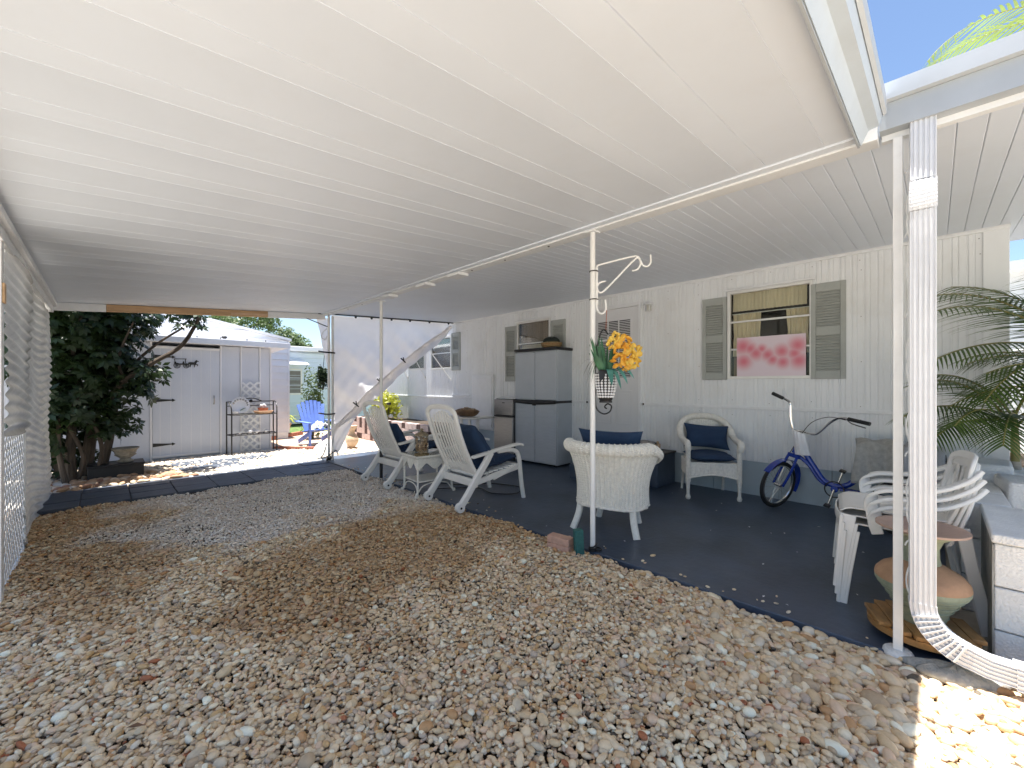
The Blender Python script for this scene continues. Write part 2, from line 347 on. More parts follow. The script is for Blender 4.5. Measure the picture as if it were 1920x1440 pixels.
def scatter(name, label, pts, size, chalk, brown, m, zr, seed, tilt=.22, nshape=7, sub=2):
    """one object of pebbles: points carry rotation, scale and tint; geometry nodes set a stone on each"""
    rng = np.random.default_rng(seed); N = len(pts)
    me = bpy.data.meshes.new(name); me.from_pydata([tuple(p) for p in pts], [], [])
    rot = np.stack([rng.normal(0, tilt, N), rng.normal(0, tilt, N), rng.uniform(0, 6.283, N)], 1)
    a = me.attributes.new('rot', 'FLOAT_VECTOR', 'POINT'); a.data.foreach_set('vector', rot.astype('f').ravel())
    sc = size[:, None]*np.stack([rng.uniform(.85, 1.3, N), rng.uniform(.85, 1.15, N), rng.uniform(.8, 1.3, N)], 1)
    a = me.attributes.new('scl', 'FLOAT_VECTOR', 'POINT'); a.data.foreach_set('vector', sc.astype('f').ravel())
    for nm, arr in (('chalk', chalk), ('brown', brown)):
        a = me.attributes.new(nm, 'FLOAT', 'POINT'); a.data.foreach_set('value', np.asarray(arr, 'f'))
    a = me.attributes.new('pick', 'INT', 'POINT'); a.data.foreach_set('value', rng.integers(0, nshape, N).astype('i'))
    col = bpy.data.collections.new(name+'_shapes')
    for k in range(nshape):
        pm = pebble_mesh(seed*10+k, sub); pm.materials.append(m); col.objects.link(bpy.data.objects.new('pebble', pm))
    o = link(bpy.data.objects.new(name, me)); tag(o, label, kind='stuff')
    ng = bpy.data.node_groups.new(name+'_nodes', 'GeometryNodeTree')
    ng.interface.new_socket('Geometry', in_out='INPUT', socket_type='NodeSocketGeometry'); ng.interface.new_socket('Geometry', in_out='OUTPUT', socket_type='NodeSocketGeometry')
    n = ng.nodes; l = ng.links; gi = n.new('NodeGroupInput'); go = n.new('NodeGroupOutput')
    ip = n.new('GeometryNodeInstanceOnPoints'); ci = n.new('GeometryNodeCollectionInfo'); ci.inputs['Collection'].default_value = col
    ci.inputs['Separate Children'].default_value = True; ci.inputs['Reset Children'].default_value = True
    def attr(nm, t):
        x = n.new('GeometryNodeInputNamedAttribute'); x.data_type = t; x.inputs['Name'].default_value = nm; return x.outputs['Attribute']
    l.new(gi.outputs[0], ip.inputs['Points']); l.new(ci.outputs[0], ip.inputs['Instance']); ip.inputs['Pick Instance'].default_value = True
    l.new(attr('pick', 'INT'), ip.inputs['Instance Index']); e2r = n.new('FunctionNodeEulerToRotation'); l.new(attr('rot', 'FLOAT_VECTOR'), e2r.inputs[0]); l.new(e2r.outputs[0], ip.inputs['Rotation'])
    l.new(attr('scl', 'FLOAT_VECTOR'), ip.inputs['Scale']); l.new(ip.outputs[0], go.inputs[0])
    mod = o.modifiers.new('stones', 'NODES'); mod.node_group = ng
    return o
def hexpts(x0, x1, y0, y1, s, rng, jit=.42):
    ys = np.arange(y0, y1, s*.866); out = []
    for j, y in enumerate(ys):
        xs = np.arange(x0+(j % 2)*s/2, x1, s); out.append(np.stack([xs, np.full_like(xs, y)], 1))
    p = np.concatenate(out); return p+rng.uniform(-jit*s, jit*s, p.shape)
def vnoise(p, scale, seed):
    """cheap smooth value noise"""
    rng = np.random.default_rng(seed); g_ = rng.random((64, 64)); q = p*scale+20; i = np.floor(q).astype(int); f = q-i; f = f*f*(3-2*f)
    a = g_[i[:, 0] % 64, i[:, 1] % 64]; b = g_[(i[:, 0]+1) % 64, i[:, 1] % 64]; c = g_[i[:, 0] % 64, (i[:, 1]+1) % 64]; d = g_[(i[:, 0]+1) % 64, (i[:, 1]+1) % 64]
    return (a*(1-f[:, 0])+b*f[:, 0])*(1-f[:, 1])+(c*(1-f[:, 0])+d*f[:, 0])*f[:, 1]
def sstep(a, b, x): t = np.clip((x-a)/(b-a), 0, 1); return t*t*(3-2*t)
PAL = [(22, (0.779, 0.604, 0.395)), (18, (0.679, 0.507, 0.308)), (10, (0.628, 0.520, 0.373)), (9, (0.729, 0.520, 0.351)), (9, (0.855, 0.725, 0.516)), (6, (0.628, 0.411, 0.198)), (4, (0.875, 0.834, 0.659)), (7, (0.503, 0.374, 0.241)), (3, (0.527, 0.302, 0.143)), (.9, (0.402, 0.145, 0.066)), (.8, (0.126, 0.103, 0.077)), (5, (0.729, 0.628, 0.483)), (4, (0.553, 0.435, 0.329))]
MP = pebble_mat('pebble', PAL)
rng = np.random.default_rng(3)
layers = []
for s, zb in ((.0200, -.026), (.0205, -.015), (.027, -.007)):
    p = hexpts(-.62, 2.86, -1.5, 6.42, s, rng)
    if zb > -.012: p = p[rng.random(len(p)) < .30]
    elif zb > -.02: p = p[rng.random(len(p)) < .72]
    # size zones: larger stones towards the open side
    layers.append((p, s, zb))
P_, Sz, Zz = [], [], []
for p, s, zb in layers:
    big = sstep(1.4, 2.5, p[:, 0])*sstep(1.5, .3, p[:, 1])*1.15+sstep(.9, -.4, p[:, 0])*sstep(3.0, 1.0, p[:, 1])*.25
    big = np.clip(big, 0, 1)
    keep = rng.random(len(p)) < 1-.40*big; p = p[keep]; big = big[keep]
    lim = 2.725+.025*np.sin(p[:, 1]*7)+rng.normal(0, .014, len(p)); ok = (p[:, 0] < np.where(p[:, 1] < -.05, 2.84, lim))
    p = p[ok]; big = big[ok]
    sm = sstep(3.0, 5.0, p[:, 1])
    sz = s*.545*(1+.75*big-.14*sm)*np.clip(rng.lognormal(0, .27, len(p)), .55, 2.4)
    P_.append(p); Sz.append(sz); Zz.append(zb+.05*(vnoise(p, 1.7, 5)-.5)+.03*(vnoise(p, 5, 6)-.5)+rng.normal(0, .0025, len(p)) + np.where(sstep(6.1, 6.42, p[:, 1]) > 0, -.0, 0))
p = np.concatenate(P_); sz = np.concatenate(Sz); zz = np.concatenate(Zz)
# white crushed area and damp brown areas seen on the drive
u, v = p[:, 0], p[:, 1]; nz = vnoise(p, 2.2, 8)*.7+vnoise(p, 7, 9)*.5-.6
chalk = sstep(-.25, .45, (v-4.0)+nz*1.5)*sstep(-.2, .5, u-.15+nz*1.3)*(1-.75*sstep(.15, .45, vnoise(p, 1.3, 21)*.6+vnoise(p, 4, 22)*.5-.55)*sstep(1.6, .4, u))
brown = np.clip(sstep(-.3, .5, 1-((u-1.7)/1.5)**2-((v-3.0)/.95)**2+nz*2.2)+sstep(-.2, .4, 1-((u+.1)/.7)**2-((v-4.9)/1.7)**2+nz*1.5), 0, 1)*.85
brown = brown*(1-chalk*.8); sz = sz*(1-.18*chalk)
scatter('gravel', 'tan and cream river pebbles covering the carport floor', np.column_stack([p, zz]), sz, np.clip(chalk, 0, 1)*.95*rng.uniform(.35, 1, len(p)), brown, MP, 0, 3)
# stones behind the path
PALW = [(30, (.68, .64, .56)), (20, (.60, .52, .42)), (15, (.72, .70, .66)), (8, (.50, .42, .34)), (3, (.45, .30, .2))]
PALB = [(20, (.46, .30, .18)), (20, (.40, .25, .15)), (20, (.55, .42, .30)), (10, (.60, .52, .44)), (8, (.30, .16, .10))]
p = hexpts(-.62, 4.9, 7.42, 9.5, .034, rng); p = np.concatenate([p, hexpts(.6, 4.9, 7.42, 9.5, .045, rng)])
p = p[~((p[:, 0] > 2.70) & (p[:, 1] < 7.8))]; p = p[~((p[:, 1] > 8.75) & (p[:, 0] > 3.1))]
inp = ((p[:, 0] > .8) & (p[:, 0] < 2.2) & (p[:, 1] > 7.95) & (p[:, 1] < 8.95)) & (rng.random(len(p)) < .55)
p = p[~inp]
scatter('white_stones', 'sunlit white and cream stones in front of the shed', np.column_stack([p, rng.normal(-.02, .008, len(p))]), .022*np.clip(rng.lognormal(0, .25, len(p)), .6, 2), np.zeros(len(p)), sstep(1.4, .6, p[:, 0])*.5, pebble_mat('pale_stone', PALW), 0, 5)
p = hexpts(-.6, 1.0, 7.46, 8.6, .085, rng, .4); p = p[(p[:, 0]+(p[:, 1]-7.4)*.55) < .98]
scatter('river_stones', 'larger brown river stones at the foot of the tree', np.column_stack([p, rng.normal(.01, .01, len(p))]), .052*np.clip(rng.lognormal(0, .25, len(p)), .6, 1.8), np.zeros(len(p)), np.zeros(len(p)), pebble_mat('brown_stone', PALB), 0, 6, sub=3)

# ---------------------------------------------------------------- carport roof
def zl(x): return 2.290+.075*(x+.45)
def zr(x): return 2.535+.0465*(x-2.75)
cr_ = thing('carport_roof', 'flat white aluminium carport roof of wide and narrow panels over the gravel', 'carport roof')
y = .27; X0, X1 = -.78, 2.705
while y < 7.44:
    y1 = min(y+.393, 7.46)
    # pan section: wide flat and narrow flat with hemmed seams
    prof = []
    def seg(a, b, d=0): prof.extend([(a, d), (b, d)])
    a = y; w = y1-y
    prof = [(a, .003), (a+.0010, .003), (a+.002, 0), (a+.128, 0), (a+.1292, .0022), (a+.1302, .0022), (a+.1315, -.0005), (a+.134, 0), (a+w-.004, -.0), (a+w-.0025, -.0006), (a+w-.0008, .003), (a+w, .003)]
    prof = [(q, d) for q, d in prof if q <= y1]
    mb = MB(); vs = []; n = len(prof)
    for x in (X0, X1):
        for (q, d) in prof: vs.append((x, q, zl(x)+d))
    for x in (X0, X1):
        vs.append((x, prof[0][0], zl(x)+.07)); vs.append((x, prof[-1][0], zl(x)+.07))
    fs = [(i, i+1, n+i+1, n+i) for i in range(n-1)]
    k = 2*n
    fs += [(k, k+2, k+3, k+1), (0, n, k+2, k), (n-1, k+1, k+3, 2*n-1), tuple(range(n-1, -1, -1))+(k, k+1), tuple(range(n, 2*n))+(k+3, k+2)]
    mb.add(vs, fs).build('roof_panel', M['roof'], cr_, angle=20)
    y = y1+.001
# patio roof
pr_ = thing('patio_roof', 'white patio roof of narrow grooved boards between carport beam and home', 'patio roof')
y = -3.0+.0; pitch = .1035; k0 = math.floor((.131+3.2)/pitch)
y = .138-pitch*30; i = 0
while y < 7.42:
    y1 = y+pitch-.0012; vs = []
    prof = [(y, .012), (y+.0035, 0), (y1-.0035, 0), (y1, .012)]
    xe = 5.468 if y > -.44 else 6.3
    for x in (2.80, xe):
        vs += [(x, q, zr(x)+d*.35) for q, d in prof]
    vs += [(x, q, zr(x)+.06) for x in (2.80, xe) for q in (y, y1)]
    fs = [(0, 1, 5, 4), (1, 2, 6, 5), (2, 3, 7, 6), (8, 10, 11, 9), (0, 4, 10, 8), (3, 9, 11, 7), (3, 2, 1, 0, 8, 9), (4, 5, 6, 7, 11, 10)]
    MB().add(vs, fs).build('roof_board', M['roof'], pr_, angle=15)
    y += pitch; i += 1
MB().box(5.44, 5.477, -.44, 7.42, 2.655, 2.685).build('edge_strip', M['trim'], pr_)
# beam
bt = thing('roof_beam', 'long white beam where carport and patio roofs meet', 'beam')
MB().box(2.700, 2.806, .20, 7.44, 2.502, 2.600).build('beam_channel', M['trim'], bt, bevel=.004)
MB().box(2.640, 2.699, .26, 7.44, 2.512, 2.530).build('flashing', M['roof'], bt, bevel=.003)
for yy in (4.25, 3.62, 5.12):
    MB().box(2.66, 2.80, yy-.10, yy+.10 if yy < 5 else yy+.06, 2.470, 2.501).build('splice_plate', M['trim'], bt, bevel=.003)
for yy in [1.92, 2.35, 2.9, 3.4, 6, 6.5]:
    MB().lathe([(0, -.004), (.008, -.003), (.01, 0)], 8, (2.75, yy, 2.5005)).build('screw', M['black'], bt)
# near gutter along the open front edge of the carport roof
gt = thing('front_gutter', 'white gutter with stepped lip along the open front edge of the carport roof', 'gutter')
def gut(prof, name, m, par):
    vs = []; n = len(prof)
    for x in (-.78, 2.69):
        vs += [(x, q, zl(x)+d) for q, d in prof]
    MB().add(vs, [(i, (i+1) % n, n+(i+1) % n, n+i) for i in range(n)]+[tuple(range(n-1, -1, -1)), tuple(range(n, 2*n))]).build(name, m, par, angle=20)
gut([(.272, -.030), (.262, -.036), (.234, .028), (.194, .034), (.180, .085), (.180, .145), (.188, .145), (.188, .088), (.200, .044), (.272, .044)], 'gutter_channel', M['gutter_sky'], gt)
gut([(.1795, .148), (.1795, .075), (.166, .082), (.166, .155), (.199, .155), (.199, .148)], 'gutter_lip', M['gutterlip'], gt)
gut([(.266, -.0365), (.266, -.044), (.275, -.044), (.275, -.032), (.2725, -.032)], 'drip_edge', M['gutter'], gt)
# patio gutter
pg = thing('patio_gutter', 'grey white gutter on the edge of the patio roof above the downspout', 'gutter')
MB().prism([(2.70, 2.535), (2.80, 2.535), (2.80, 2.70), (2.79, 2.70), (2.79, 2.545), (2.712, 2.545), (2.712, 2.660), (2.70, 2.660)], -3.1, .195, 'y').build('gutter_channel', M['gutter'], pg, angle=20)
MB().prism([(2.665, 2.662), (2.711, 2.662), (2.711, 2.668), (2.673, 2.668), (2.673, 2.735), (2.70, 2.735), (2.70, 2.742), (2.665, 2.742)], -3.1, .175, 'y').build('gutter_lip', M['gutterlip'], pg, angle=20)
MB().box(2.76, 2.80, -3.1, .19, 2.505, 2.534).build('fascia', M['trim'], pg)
# header board at the far end of the carport
hd = thing('header_board', 'white and bare wood header board across the far opening of the carport', 'board')
def slopebox(x0, x1, y0, y1, d0, d1, name, m, par, f=zl):
    vs = [(x, yy, f(x)+d) for d in (d0, d1) for yy in (y0, y1) for x in (x0, x1)]
    MB().add(vs, [(0,2,3,1),(4,5,7,6),(0,1,5,4),(2,6,7,3),(0,4,6,2),(1,3,7,5)]).build(name, m, par, bevel=.003)
slopebox(-.5, .02, 7.36, 7.42, -.095, -.004, 'white_section', M['trim'], hd)
slopebox(.022, 1.84, 7.355, 7.42, -.092, -.004, 'wood_section', M['wood'], hd)
slopebox(1.842, 2.72, 7.36, 7.42, -.095, -.004, 'white_section', M['trim'], hd)
slopebox(1.35, 1.83, 7.345, 7.353, -.075, -.045, 'pale_patch', M['peach'], hd)
# left side header
lh = thing('side_beam', 'white side beam above the corrugated side screen', 'beam')
MB().box(-.50, -.43, .3, 7.40, 2.17, 2.275).build('beam_board', M['trim'], lh, bevel=.004)
MB().box(-.43, -.395, .3, 7.40, 2.235, 2.278).build('edge_moulding', M['trim'], lh, bevel=.003)
# ---------------------------------------------------------------- left screen
cs = thing('corrugated_screen', 'warped glossy corrugated sheets closing the side of the carport', 'screen')
def corr(y0, y1, z0, z1, x, seed, drop=False):
    rr = random.Random(seed); ph = rr.random()*6
    ny = 60; nz = int((z1-z0)/.0095)
    def fn(uu, vv):
        yy = y0+(y1-y0)*uu; zz_ = z0+(z1-z0)*vv
        sag = .06*math.sin(yy*1.9+ph+zz_*1.1)+.035*math.sin(yy*3.6+ph+zz_*2.1)
        a = .011+.002*math.sin(yy*6+zz_*4)
        if drop: zz_ += .0
        return (x+a*math.sin((zz_+sag+.08*yy)*2*math.pi/.076)+.022*math.sin(yy*2.7+ph+zz_*2.2)*math.sin(zz_*2.3+ph), yy, zz_+sag*.4)
    return MB().grid(fn, ny, nz).build('corrugated_sheet', M['corr'], cs, angle=180)
corr(5.15, 7.42, -.03, 2.18, -.47, 1)
corr(4.06, 5.24, .96, 2.18, -.44, 2)
lp = thing('side_post', 'white post at the near end of the corrugated screen', 'post')
MB().box(-.49, -.44, 3.94, 4.03, -.05, 2.17).build('post_shaft', M['post'], lp, bevel=.004)
MB().box(-.4395, -.43, 3.95, 4.02, 1.80, 1.92).build('wood_shim', M['wood'], lp)
def lattice(name, label, origin, ax, wid, hei, pitch_, lw, thick, m, nrm, frame=True):
    """diagonal lattice; ax = horizontal unit vector"""
    root = thing(name, label, 'lattice', origin)
    ax = Vector(ax); nrm = Vector(nrm)
    def clip(p, q):
        # clip 2D segment to rect
        t0, t1 = 0, 1; d = (q[0]-p[0], q[1]-p[1])
        for a, b in ((-d[0], p[0]), (d[0], wid-p[0]), (-d[1], p[1]), (d[1], hei-p[1])):
            if abs(a) < 1e-9:
                if b < 0: return None
            else:
                r_ = b/a
                if a < 0: t0 = max(t0, r_)
                else: t1 = min(t1, r_)
        if t0 >= t1: return None
        return (p[0]+d[0]*t0, p[1]+d[1]*t0), (p[0]+d[0]*t1, p[1]+d[1]*t1)
    for sgn, off in ((1, 0), (-1, thick)):
        k = -hei if sgn > 0 else 0
        while k < (wid if sgn > 0 else wid+hei):
            c = clip((k, 0), (k+sgn*hei, hei))
            if c and math.dist(*c) > .02:
                P = [ax*c[0][0]+V(0, 0, c[0][1])+nrm*off, ax*c[1][0]+V(0, 0, c[1][1])+nrm*off]
                MB().band(P, lw, thick*.9, (ax*sgn*-1+V(0, 0, 1)).normalized()).build('lath', m, root)
            k += pitch_
    if frame:
        for a, b in (((0, 0), (wid, 0)), ((0, hei), (wid, hei)), ((0, 0), (0, hei)), ((wid, 0), (wid, hei))):
            MB().tube([ax*a[0]+V(0, 0, a[1])+nrm*thick*.5, ax*b[0]+V(0, 0, b[1])+nrm*thick*.5], lw*.4, 6).build('border', m, root)
    return root
lattice('side_lattice', 'cream diagonal lattice panel low behind the near side post', (-.462, 4.05, -.02), (0, 1, 0), 1.14, 1.02, .105, .026, .003, M['trim'], (-1, 0, 0))

# ---------------------------------------------------------------- posts
def roundpost(x, y, z1, r, label, name='support_post', bottom='black'):
    t = thing(name, label, 'post', (x, y, 0), group='posts under the roof beam')
    MB().tube([(0, 0, .004), (0, 0, z1)], r, 14).build('post_shaft', M['post'], t)
    MB().box(-.045, .045, -.04, .04, z1-.008, z1+.002).build('top_plate', M['trim'], t, bevel=.002)
    return t
t = roundpost(2.735, 1.885, 2.500, .0205, 'slim round white post holding the flower bracket')
MB().tube([(0, 0, .004), (0, 0, .03)], .032, 12).build('foot_flange', M['black'], t)
t = roundpost(2.75, 5.40, 2.468, .021, 'slim round post standing behind the first highback chair'); 
MB().tube([(0, 0, .004), (0, 0, .42)], .022, 10).build('dark_foot', M['black'], t)
t = thing('support_post', 'paired white posts with dark bungees at the tarp edge', 'post', (2.80, 7.37, 0), group='posts under the roof beam')
MB().tube([(-.03, -.03, 0), (-.03, -.03, 2.50)], .02, 10).build('post_shaft', M['post'], t)
MB().tube([(.045, .0, 0), (.045, .0, 2.50)], .022, 10).build('post_shaft', M['post'], t)
for z in (1.86, .80):
    MB().tube(smoothpath([(-.17, .05, z+.02), (-.08, -.06, z), (.03, -.055, z), (.08, 0, z)], 4), .014, 6).build('bungee', M['black'], t)
MB().tube([(-.02, -.04, .06), (-.03, .0, .0)], .04, 8).build('foot_flange', M['black'], t)
MB().tube(smoothpath([(-.04, 0, 2.28), (-.10, .02, 2.22), (-.14, 0, 2.13), (-.08, 0, 2.08), (-.05, 0, 2.15)], 5), .009, 6).build('hook', M['post'], t)
MB().tube([(-.45, .0, 2.44), (-.03, -.02, 2.30)], .008, 6).build('stay_wire', M['iron'], t)
MB().tube(smoothpath([(-.05, 0, .3), (-.09, .03, .12), (-.15, .0, .05), (-.05, -.05, .08), (.09, -.03, .16), (.14, 0, .06)], 4), .009, 6).build('cord_end', M['black'], t)
# near post with scroll work
t = thing('scroll_post', 'square white post with curled ironwork beside the fluted downspout', 'post', (2.76, .13, 0))
MB().box(-.018, .018, -.018, .018, 0, 2.502).build('post_shaft', M['post'], t, bevel=.003)
MB().lathe([(0, .02), (.05, .015), (.06, 0), (.06, -.02)], 10).build('foot_flange', M['block'], t)
ay = V(.28, -.96, 0).normalized()
for z in (.36, .79, 1.10, 1.46, 1.85, 2.16):
    c = [ay*(.030+.075*(1-math.cos(R(a)))*.6)+V(0, 0, z+.10*math.sin(R(a))) for a in range(-100, 101, 10)]
    MB().band(c, .006, .006, (1, .3, 0)).build('scroll', M['post'], t)
    pts = []
    for i in range(24):
        a = R(180-400*i/23); r_ = .030*(1-.55*i/23); pts.append(ay*(.056+r_*math.cos(a))+V(0, 0, z+.165+r_*1.2*math.sin(a)))
    MB().band(pts, .006, .006, (1, .3, 0)).build('scroll', M['post'], t)
for z in (.62, 1.30, 2.0):
    s_ = smoothpath([ay*.09+V(0, 0, z+.16), ay*.07+V(0, 0, z+.17), ay*.035+V(0, 0, z+.11), ay*.035+V(0, 0, z+.04), ay*.06+V(0, 0, z-.04), ay*.09+V(0, 0, z-.12)], 5)
    MB().band(s_, .007, .007, (1, .3, 0)).build('scroll', M['post'], t)

# ---------------------------------------------------------------- downspout
ds = thing('downspout', 'large fluted white downspout bending along the ground', 'downspout', (2.69, .045, 0))
def spoutpath(path, frames, name, w=.088, dpt=.066, ribs=5, scale=1):
    """path points and (widthdir, depthdir) frames; fluted rectangular section"""
    sec = []
    nf = ribs
    for side in range(4):
        L = w if side % 2 == 0 else dpt; nn = ribs if side % 2 == 0 else 3
        for k in range(nn):
            for f_, h in ((.08, 0), (.22, .0), (.36, -.0065), (.64, -.0065), (.78, 0)):
                s_ = (k+f_)/nn*L-L/2
                if side == 0: sec.append((s_, dpt/2+h))
                elif side == 1: sec.append((w/2+h, -s_))
                elif side == 2: sec.append((-s_, -dpt/2-h))
                else: sec.append((-w/2-h, s_))
    mb = MB(); n = len(sec); vs = []
    for p, (a, b), sc in zip(path, frames, scale if isinstance(scale, list) else [scale]*len(path)):
        for u_, v_ in sec: vs.append(Vector(p)+Vector(a)*u_*sc+Vector(b)*v_*sc)
    fs = [(i*n+k, i*n+(k+1) % n, (i+1)*n+(k+1) % n, (i+1)*n+k) for i in range(len(path)-1) for k in range(n)]
    fs += [tuple(range(n-1, -1, -1)), tuple((len(path)-1)*n+k for k in range(n))]
    return mb.add(vs, fs).build(name, M['spout'], ds, angle=25)
wd = V(.10, -.995, 0); dd = V(-.995, -.10, 0)
spoutpath([(0, 0, .30), (0, 0, 2.10)], [(wd, dd)]*2, 'pipe')
spoutpath([(0, 0, 2.103), (0, 0, 2.16), (.012, 0, 2.20), (.02, 0, 2.245)], [(wd, dd)]*4, 'upper_elbow', scale=[1.06, 1.06, 1.04, 1.04])
for k in range(6):
    MB().band([(dd*.045+wd*-.045)+V(0, 0, 2.115+k*.016), (dd*.045+wd*.045)+V(0, 0, 2.120+k*.016)], .007, .006, (0, 0, 1)).build('crimp', M['spout'], ds)
spoutpath([(.02, 0, 2.25), (.055, .0, 2.545)], [(wd, dd)]*2, 'outlet_pipe', scale=[1.0, 1.0])
# lower elbow
path, fr, sc_ = [], [], []
run = V(.10, -.995, -.0).normalized()
zc, rr_ = .30, .20
for i in range(25):
    a = R(i*74/24)
    d = V(0, 0, -1)*math.cos(a)+run*math.sin(a)
    nrm = V(0, 0, 1)*math.sin(a)+run*math.cos(a)     # points inside of bend
    pt = V(0, 0, .305)+run*(rr_*(1-math.cos(a)))+V(0, 0, -rr_*math.sin(a))
    side = run.cross(V(0, 0, 1)).normalized()
    t_ = min(1, i/8)
    w_ = nrm
    w_ = (w_-d*w_.dot(d)).normalized(); b_ = d.cross(w_).normalized()
    if b_.dot(dd) < 0: b_ = -b_
    path.append(pt); fr.append((w_, b_)); sc_.append(1.05+(.030 if (i % 2 and 4 < i < 22) else 0))
spoutpath(path, fr, 'lower_elbow', scale=sc_)
for i in range(5, 23, 2):
    w_, b_ = fr[i]; MB().band([path[i]+b_*.037-w_*.042, path[i]+b_*.037+w_*.042], .009, .007, (path[i+1]-path[i]).normalized()).build('crimp', M['spout'], ds)
p0 = path[-1]; d0 = (path[-1]-path[-2]).normalized(); d1 = V(run.x, run.y, -.06).normalized()
w_, b_ = fr[-1]
w1 = V(0, 0, 1); b1 = d1.cross(w1).normalized(); w1 = b1.cross(d1)*-1 if False else w1
spoutpath([p0, p0+d0*.06, p0+d0*.06+d1*.10, p0+d0*.06+d1*.9], [(w_, b_), (w_, b_), (w1, b1*(1 if b1.dot(b_) > 0 else -1)), (w1, b1*(1 if b1.dot(b_) > 0 else -1))], 'ground_pipe', scale=1.0)
c0 = p0+d0*.06+d1*.10
spoutpath([c0-d1*.025, c0+d1*.03], [(w1, b1*(1 if b1.dot(b_) > 0 else -1))]*2, 'coupling', w=.098, dpt=.076, scale=1.03)

# ---------------------------------------------------------------- mobile home
hm = thing('mobile_home', 'long white mobile home with ribbed siding beside the patio', 'mobile home', (0, 0, 0))
HX = 5.48; HY0, HY1 = -.43, 10.42
OPEN = [(.955, 1.765, 1.395, 2.415), (2.955, 3.84, .0, 2.47), (4.655, 5.41, 1.42, 2.435), (7.50, 8.25, 1.68, 2.36), (8.56, 9.26, 1.70, 2.02)]
def sprof(y):
    q = (y % .1)
    if q < .010: return .0
    if q < .014: return -.009*(q-.010)/.004
    if q < .056: return -.009
    if q < .060: return -.009+.006*(q-.056)/.004
    if q < .066: return -.003
    if q < .070: return -.003-.006*(q-.066)/.004
    if q < .096: return -.009
    return -.009*(1-(q-.096)/.004)
def strip(y0, y1, z0, z1, name='siding_panel'):
    ys = set([y0, y1]); k = math.floor(y0/.1)
    while k*.1 < y1+.1:
        for b in (0, .010, .014, .056, .060, .066, .070, .096): 
            yy = k*.1+b
            if y0 < yy < y1: ys.add(round(yy, 5))
        k += 1
    ys = sorted(ys); n = len(ys)
    vs = [(HX+sprof(yy), yy, z) for z in (z0, z1) for yy in ys]
    fs = [(i+1, i, n+i, n+i+1) for i in range(n-1)]
    MB().add(vs, fs).build(name, M['siding'], hm, angle=20)
def panels(z0, z1):
    y = HY0+.14
    edges = [HY0+.14]
    while y < HY1-.05: y = round(y+.4, 3); edges.append(min(y, HY1))
    cuts = sorted(set(edges+[v for o in OPEN for v in o[:2] if o[2] < z1 and o[3] > z0]))
    for a, b in zip(cuts, cuts[1:]):
        if b-a < .004: continue
        mid = (a+b)/2; blocks = [(o[2], o[3]) for o in OPEN if o[0] < mid < o[1] and o[2] < z1 and o[3] > z0]
        lo = z0
        for (c, d) in sorted(blocks):
            if c > lo+.01 and c < z1: strip(a, b, lo, min(c, z1))
            lo = max(lo, d)
        if lo < z1-.01: strip(a, b, lo, z1)
panels(1.045, 2.70); panels(.40, 1.015)
MB().box(HX-.022, HX+.01, HY0-.005, HY0+.146, .02, 2.66).build('corner_board', M['siding'], hm, bevel=.004)
MB().box(HX-.020, HX+.004, HY0+.14, 2.90, 1.012, 1.048).build('belt_rail', M['trim'], hm, bevel=.004)
MB().box(HX-.020, HX+.004, 3.90, HY1, 1.012, 1.048).build('belt_rail', M['trim'], hm, bevel=.004)
y = HY0
k = 0
while y < HY1:
    y1 = min(y+1.2, HY1); MB().box(HX+.012, HX+.03, y+.002, y1-.002, -.05, .405).build('skirting_panel', M['skirt'], hm, bevel=.002); y = y1
MB().box(HX-.006, HX+.02, HY0+.14, 2.9, .398, .41).build('skirting_cap', M['trim'], hm)
MB().box(HX-.006, HX+.02, 3.9, HY1, .398, .41).build('skirting_cap', M['trim'], hm)
# shell: roof, ends, back, floor, inner lining
MB().box(HX-.02, 9.0, HY0-.02, HY1+.02, 2.70, 2.80).build('roof', M['white'], hm, bevel=.01)
MB().box(HX+.035, 8.98, HY0, HY0+.02, 0, 2.69).build('end_wall', M['siding'], hm)
MB().box(HX+.035, 8.98, HY1-.02, HY1, 0, 2.69).build('end_wall', M['siding'], hm)
MB().box(8.97, 8.99, HY0, HY1, 0, 2.69).build('rear_wall', M['siding'], hm)
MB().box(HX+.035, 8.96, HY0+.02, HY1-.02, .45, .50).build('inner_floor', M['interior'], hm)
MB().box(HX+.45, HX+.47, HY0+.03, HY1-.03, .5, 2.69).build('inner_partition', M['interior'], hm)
MB().box(HX-.030, HX-.001, HY0-.01, HY1, 2.63, 2.655).build('eave_strip', M['trim'], hm, bevel=.003)
def curtain(y0, y1, z0, z1, x, m, par, amp=.014, per=.045, name='curtain', pinch=0):
    def fn(u_, v_):
        yy = y0+(y1-y0)*u_; zz_ = z0+(z1-z0)*v_
        c_ = (y0+y1)/2; yy = c_+(yy-c_)*(1-pinch*(1-abs(2*v_-1)))
        return (x+amp*math.sin(yy*2*math.pi/per+math.sin(zz_*3)*.6), yy, zz_)
    MB().grid(fn, 60, 8).build(name, m, par, angle=180)
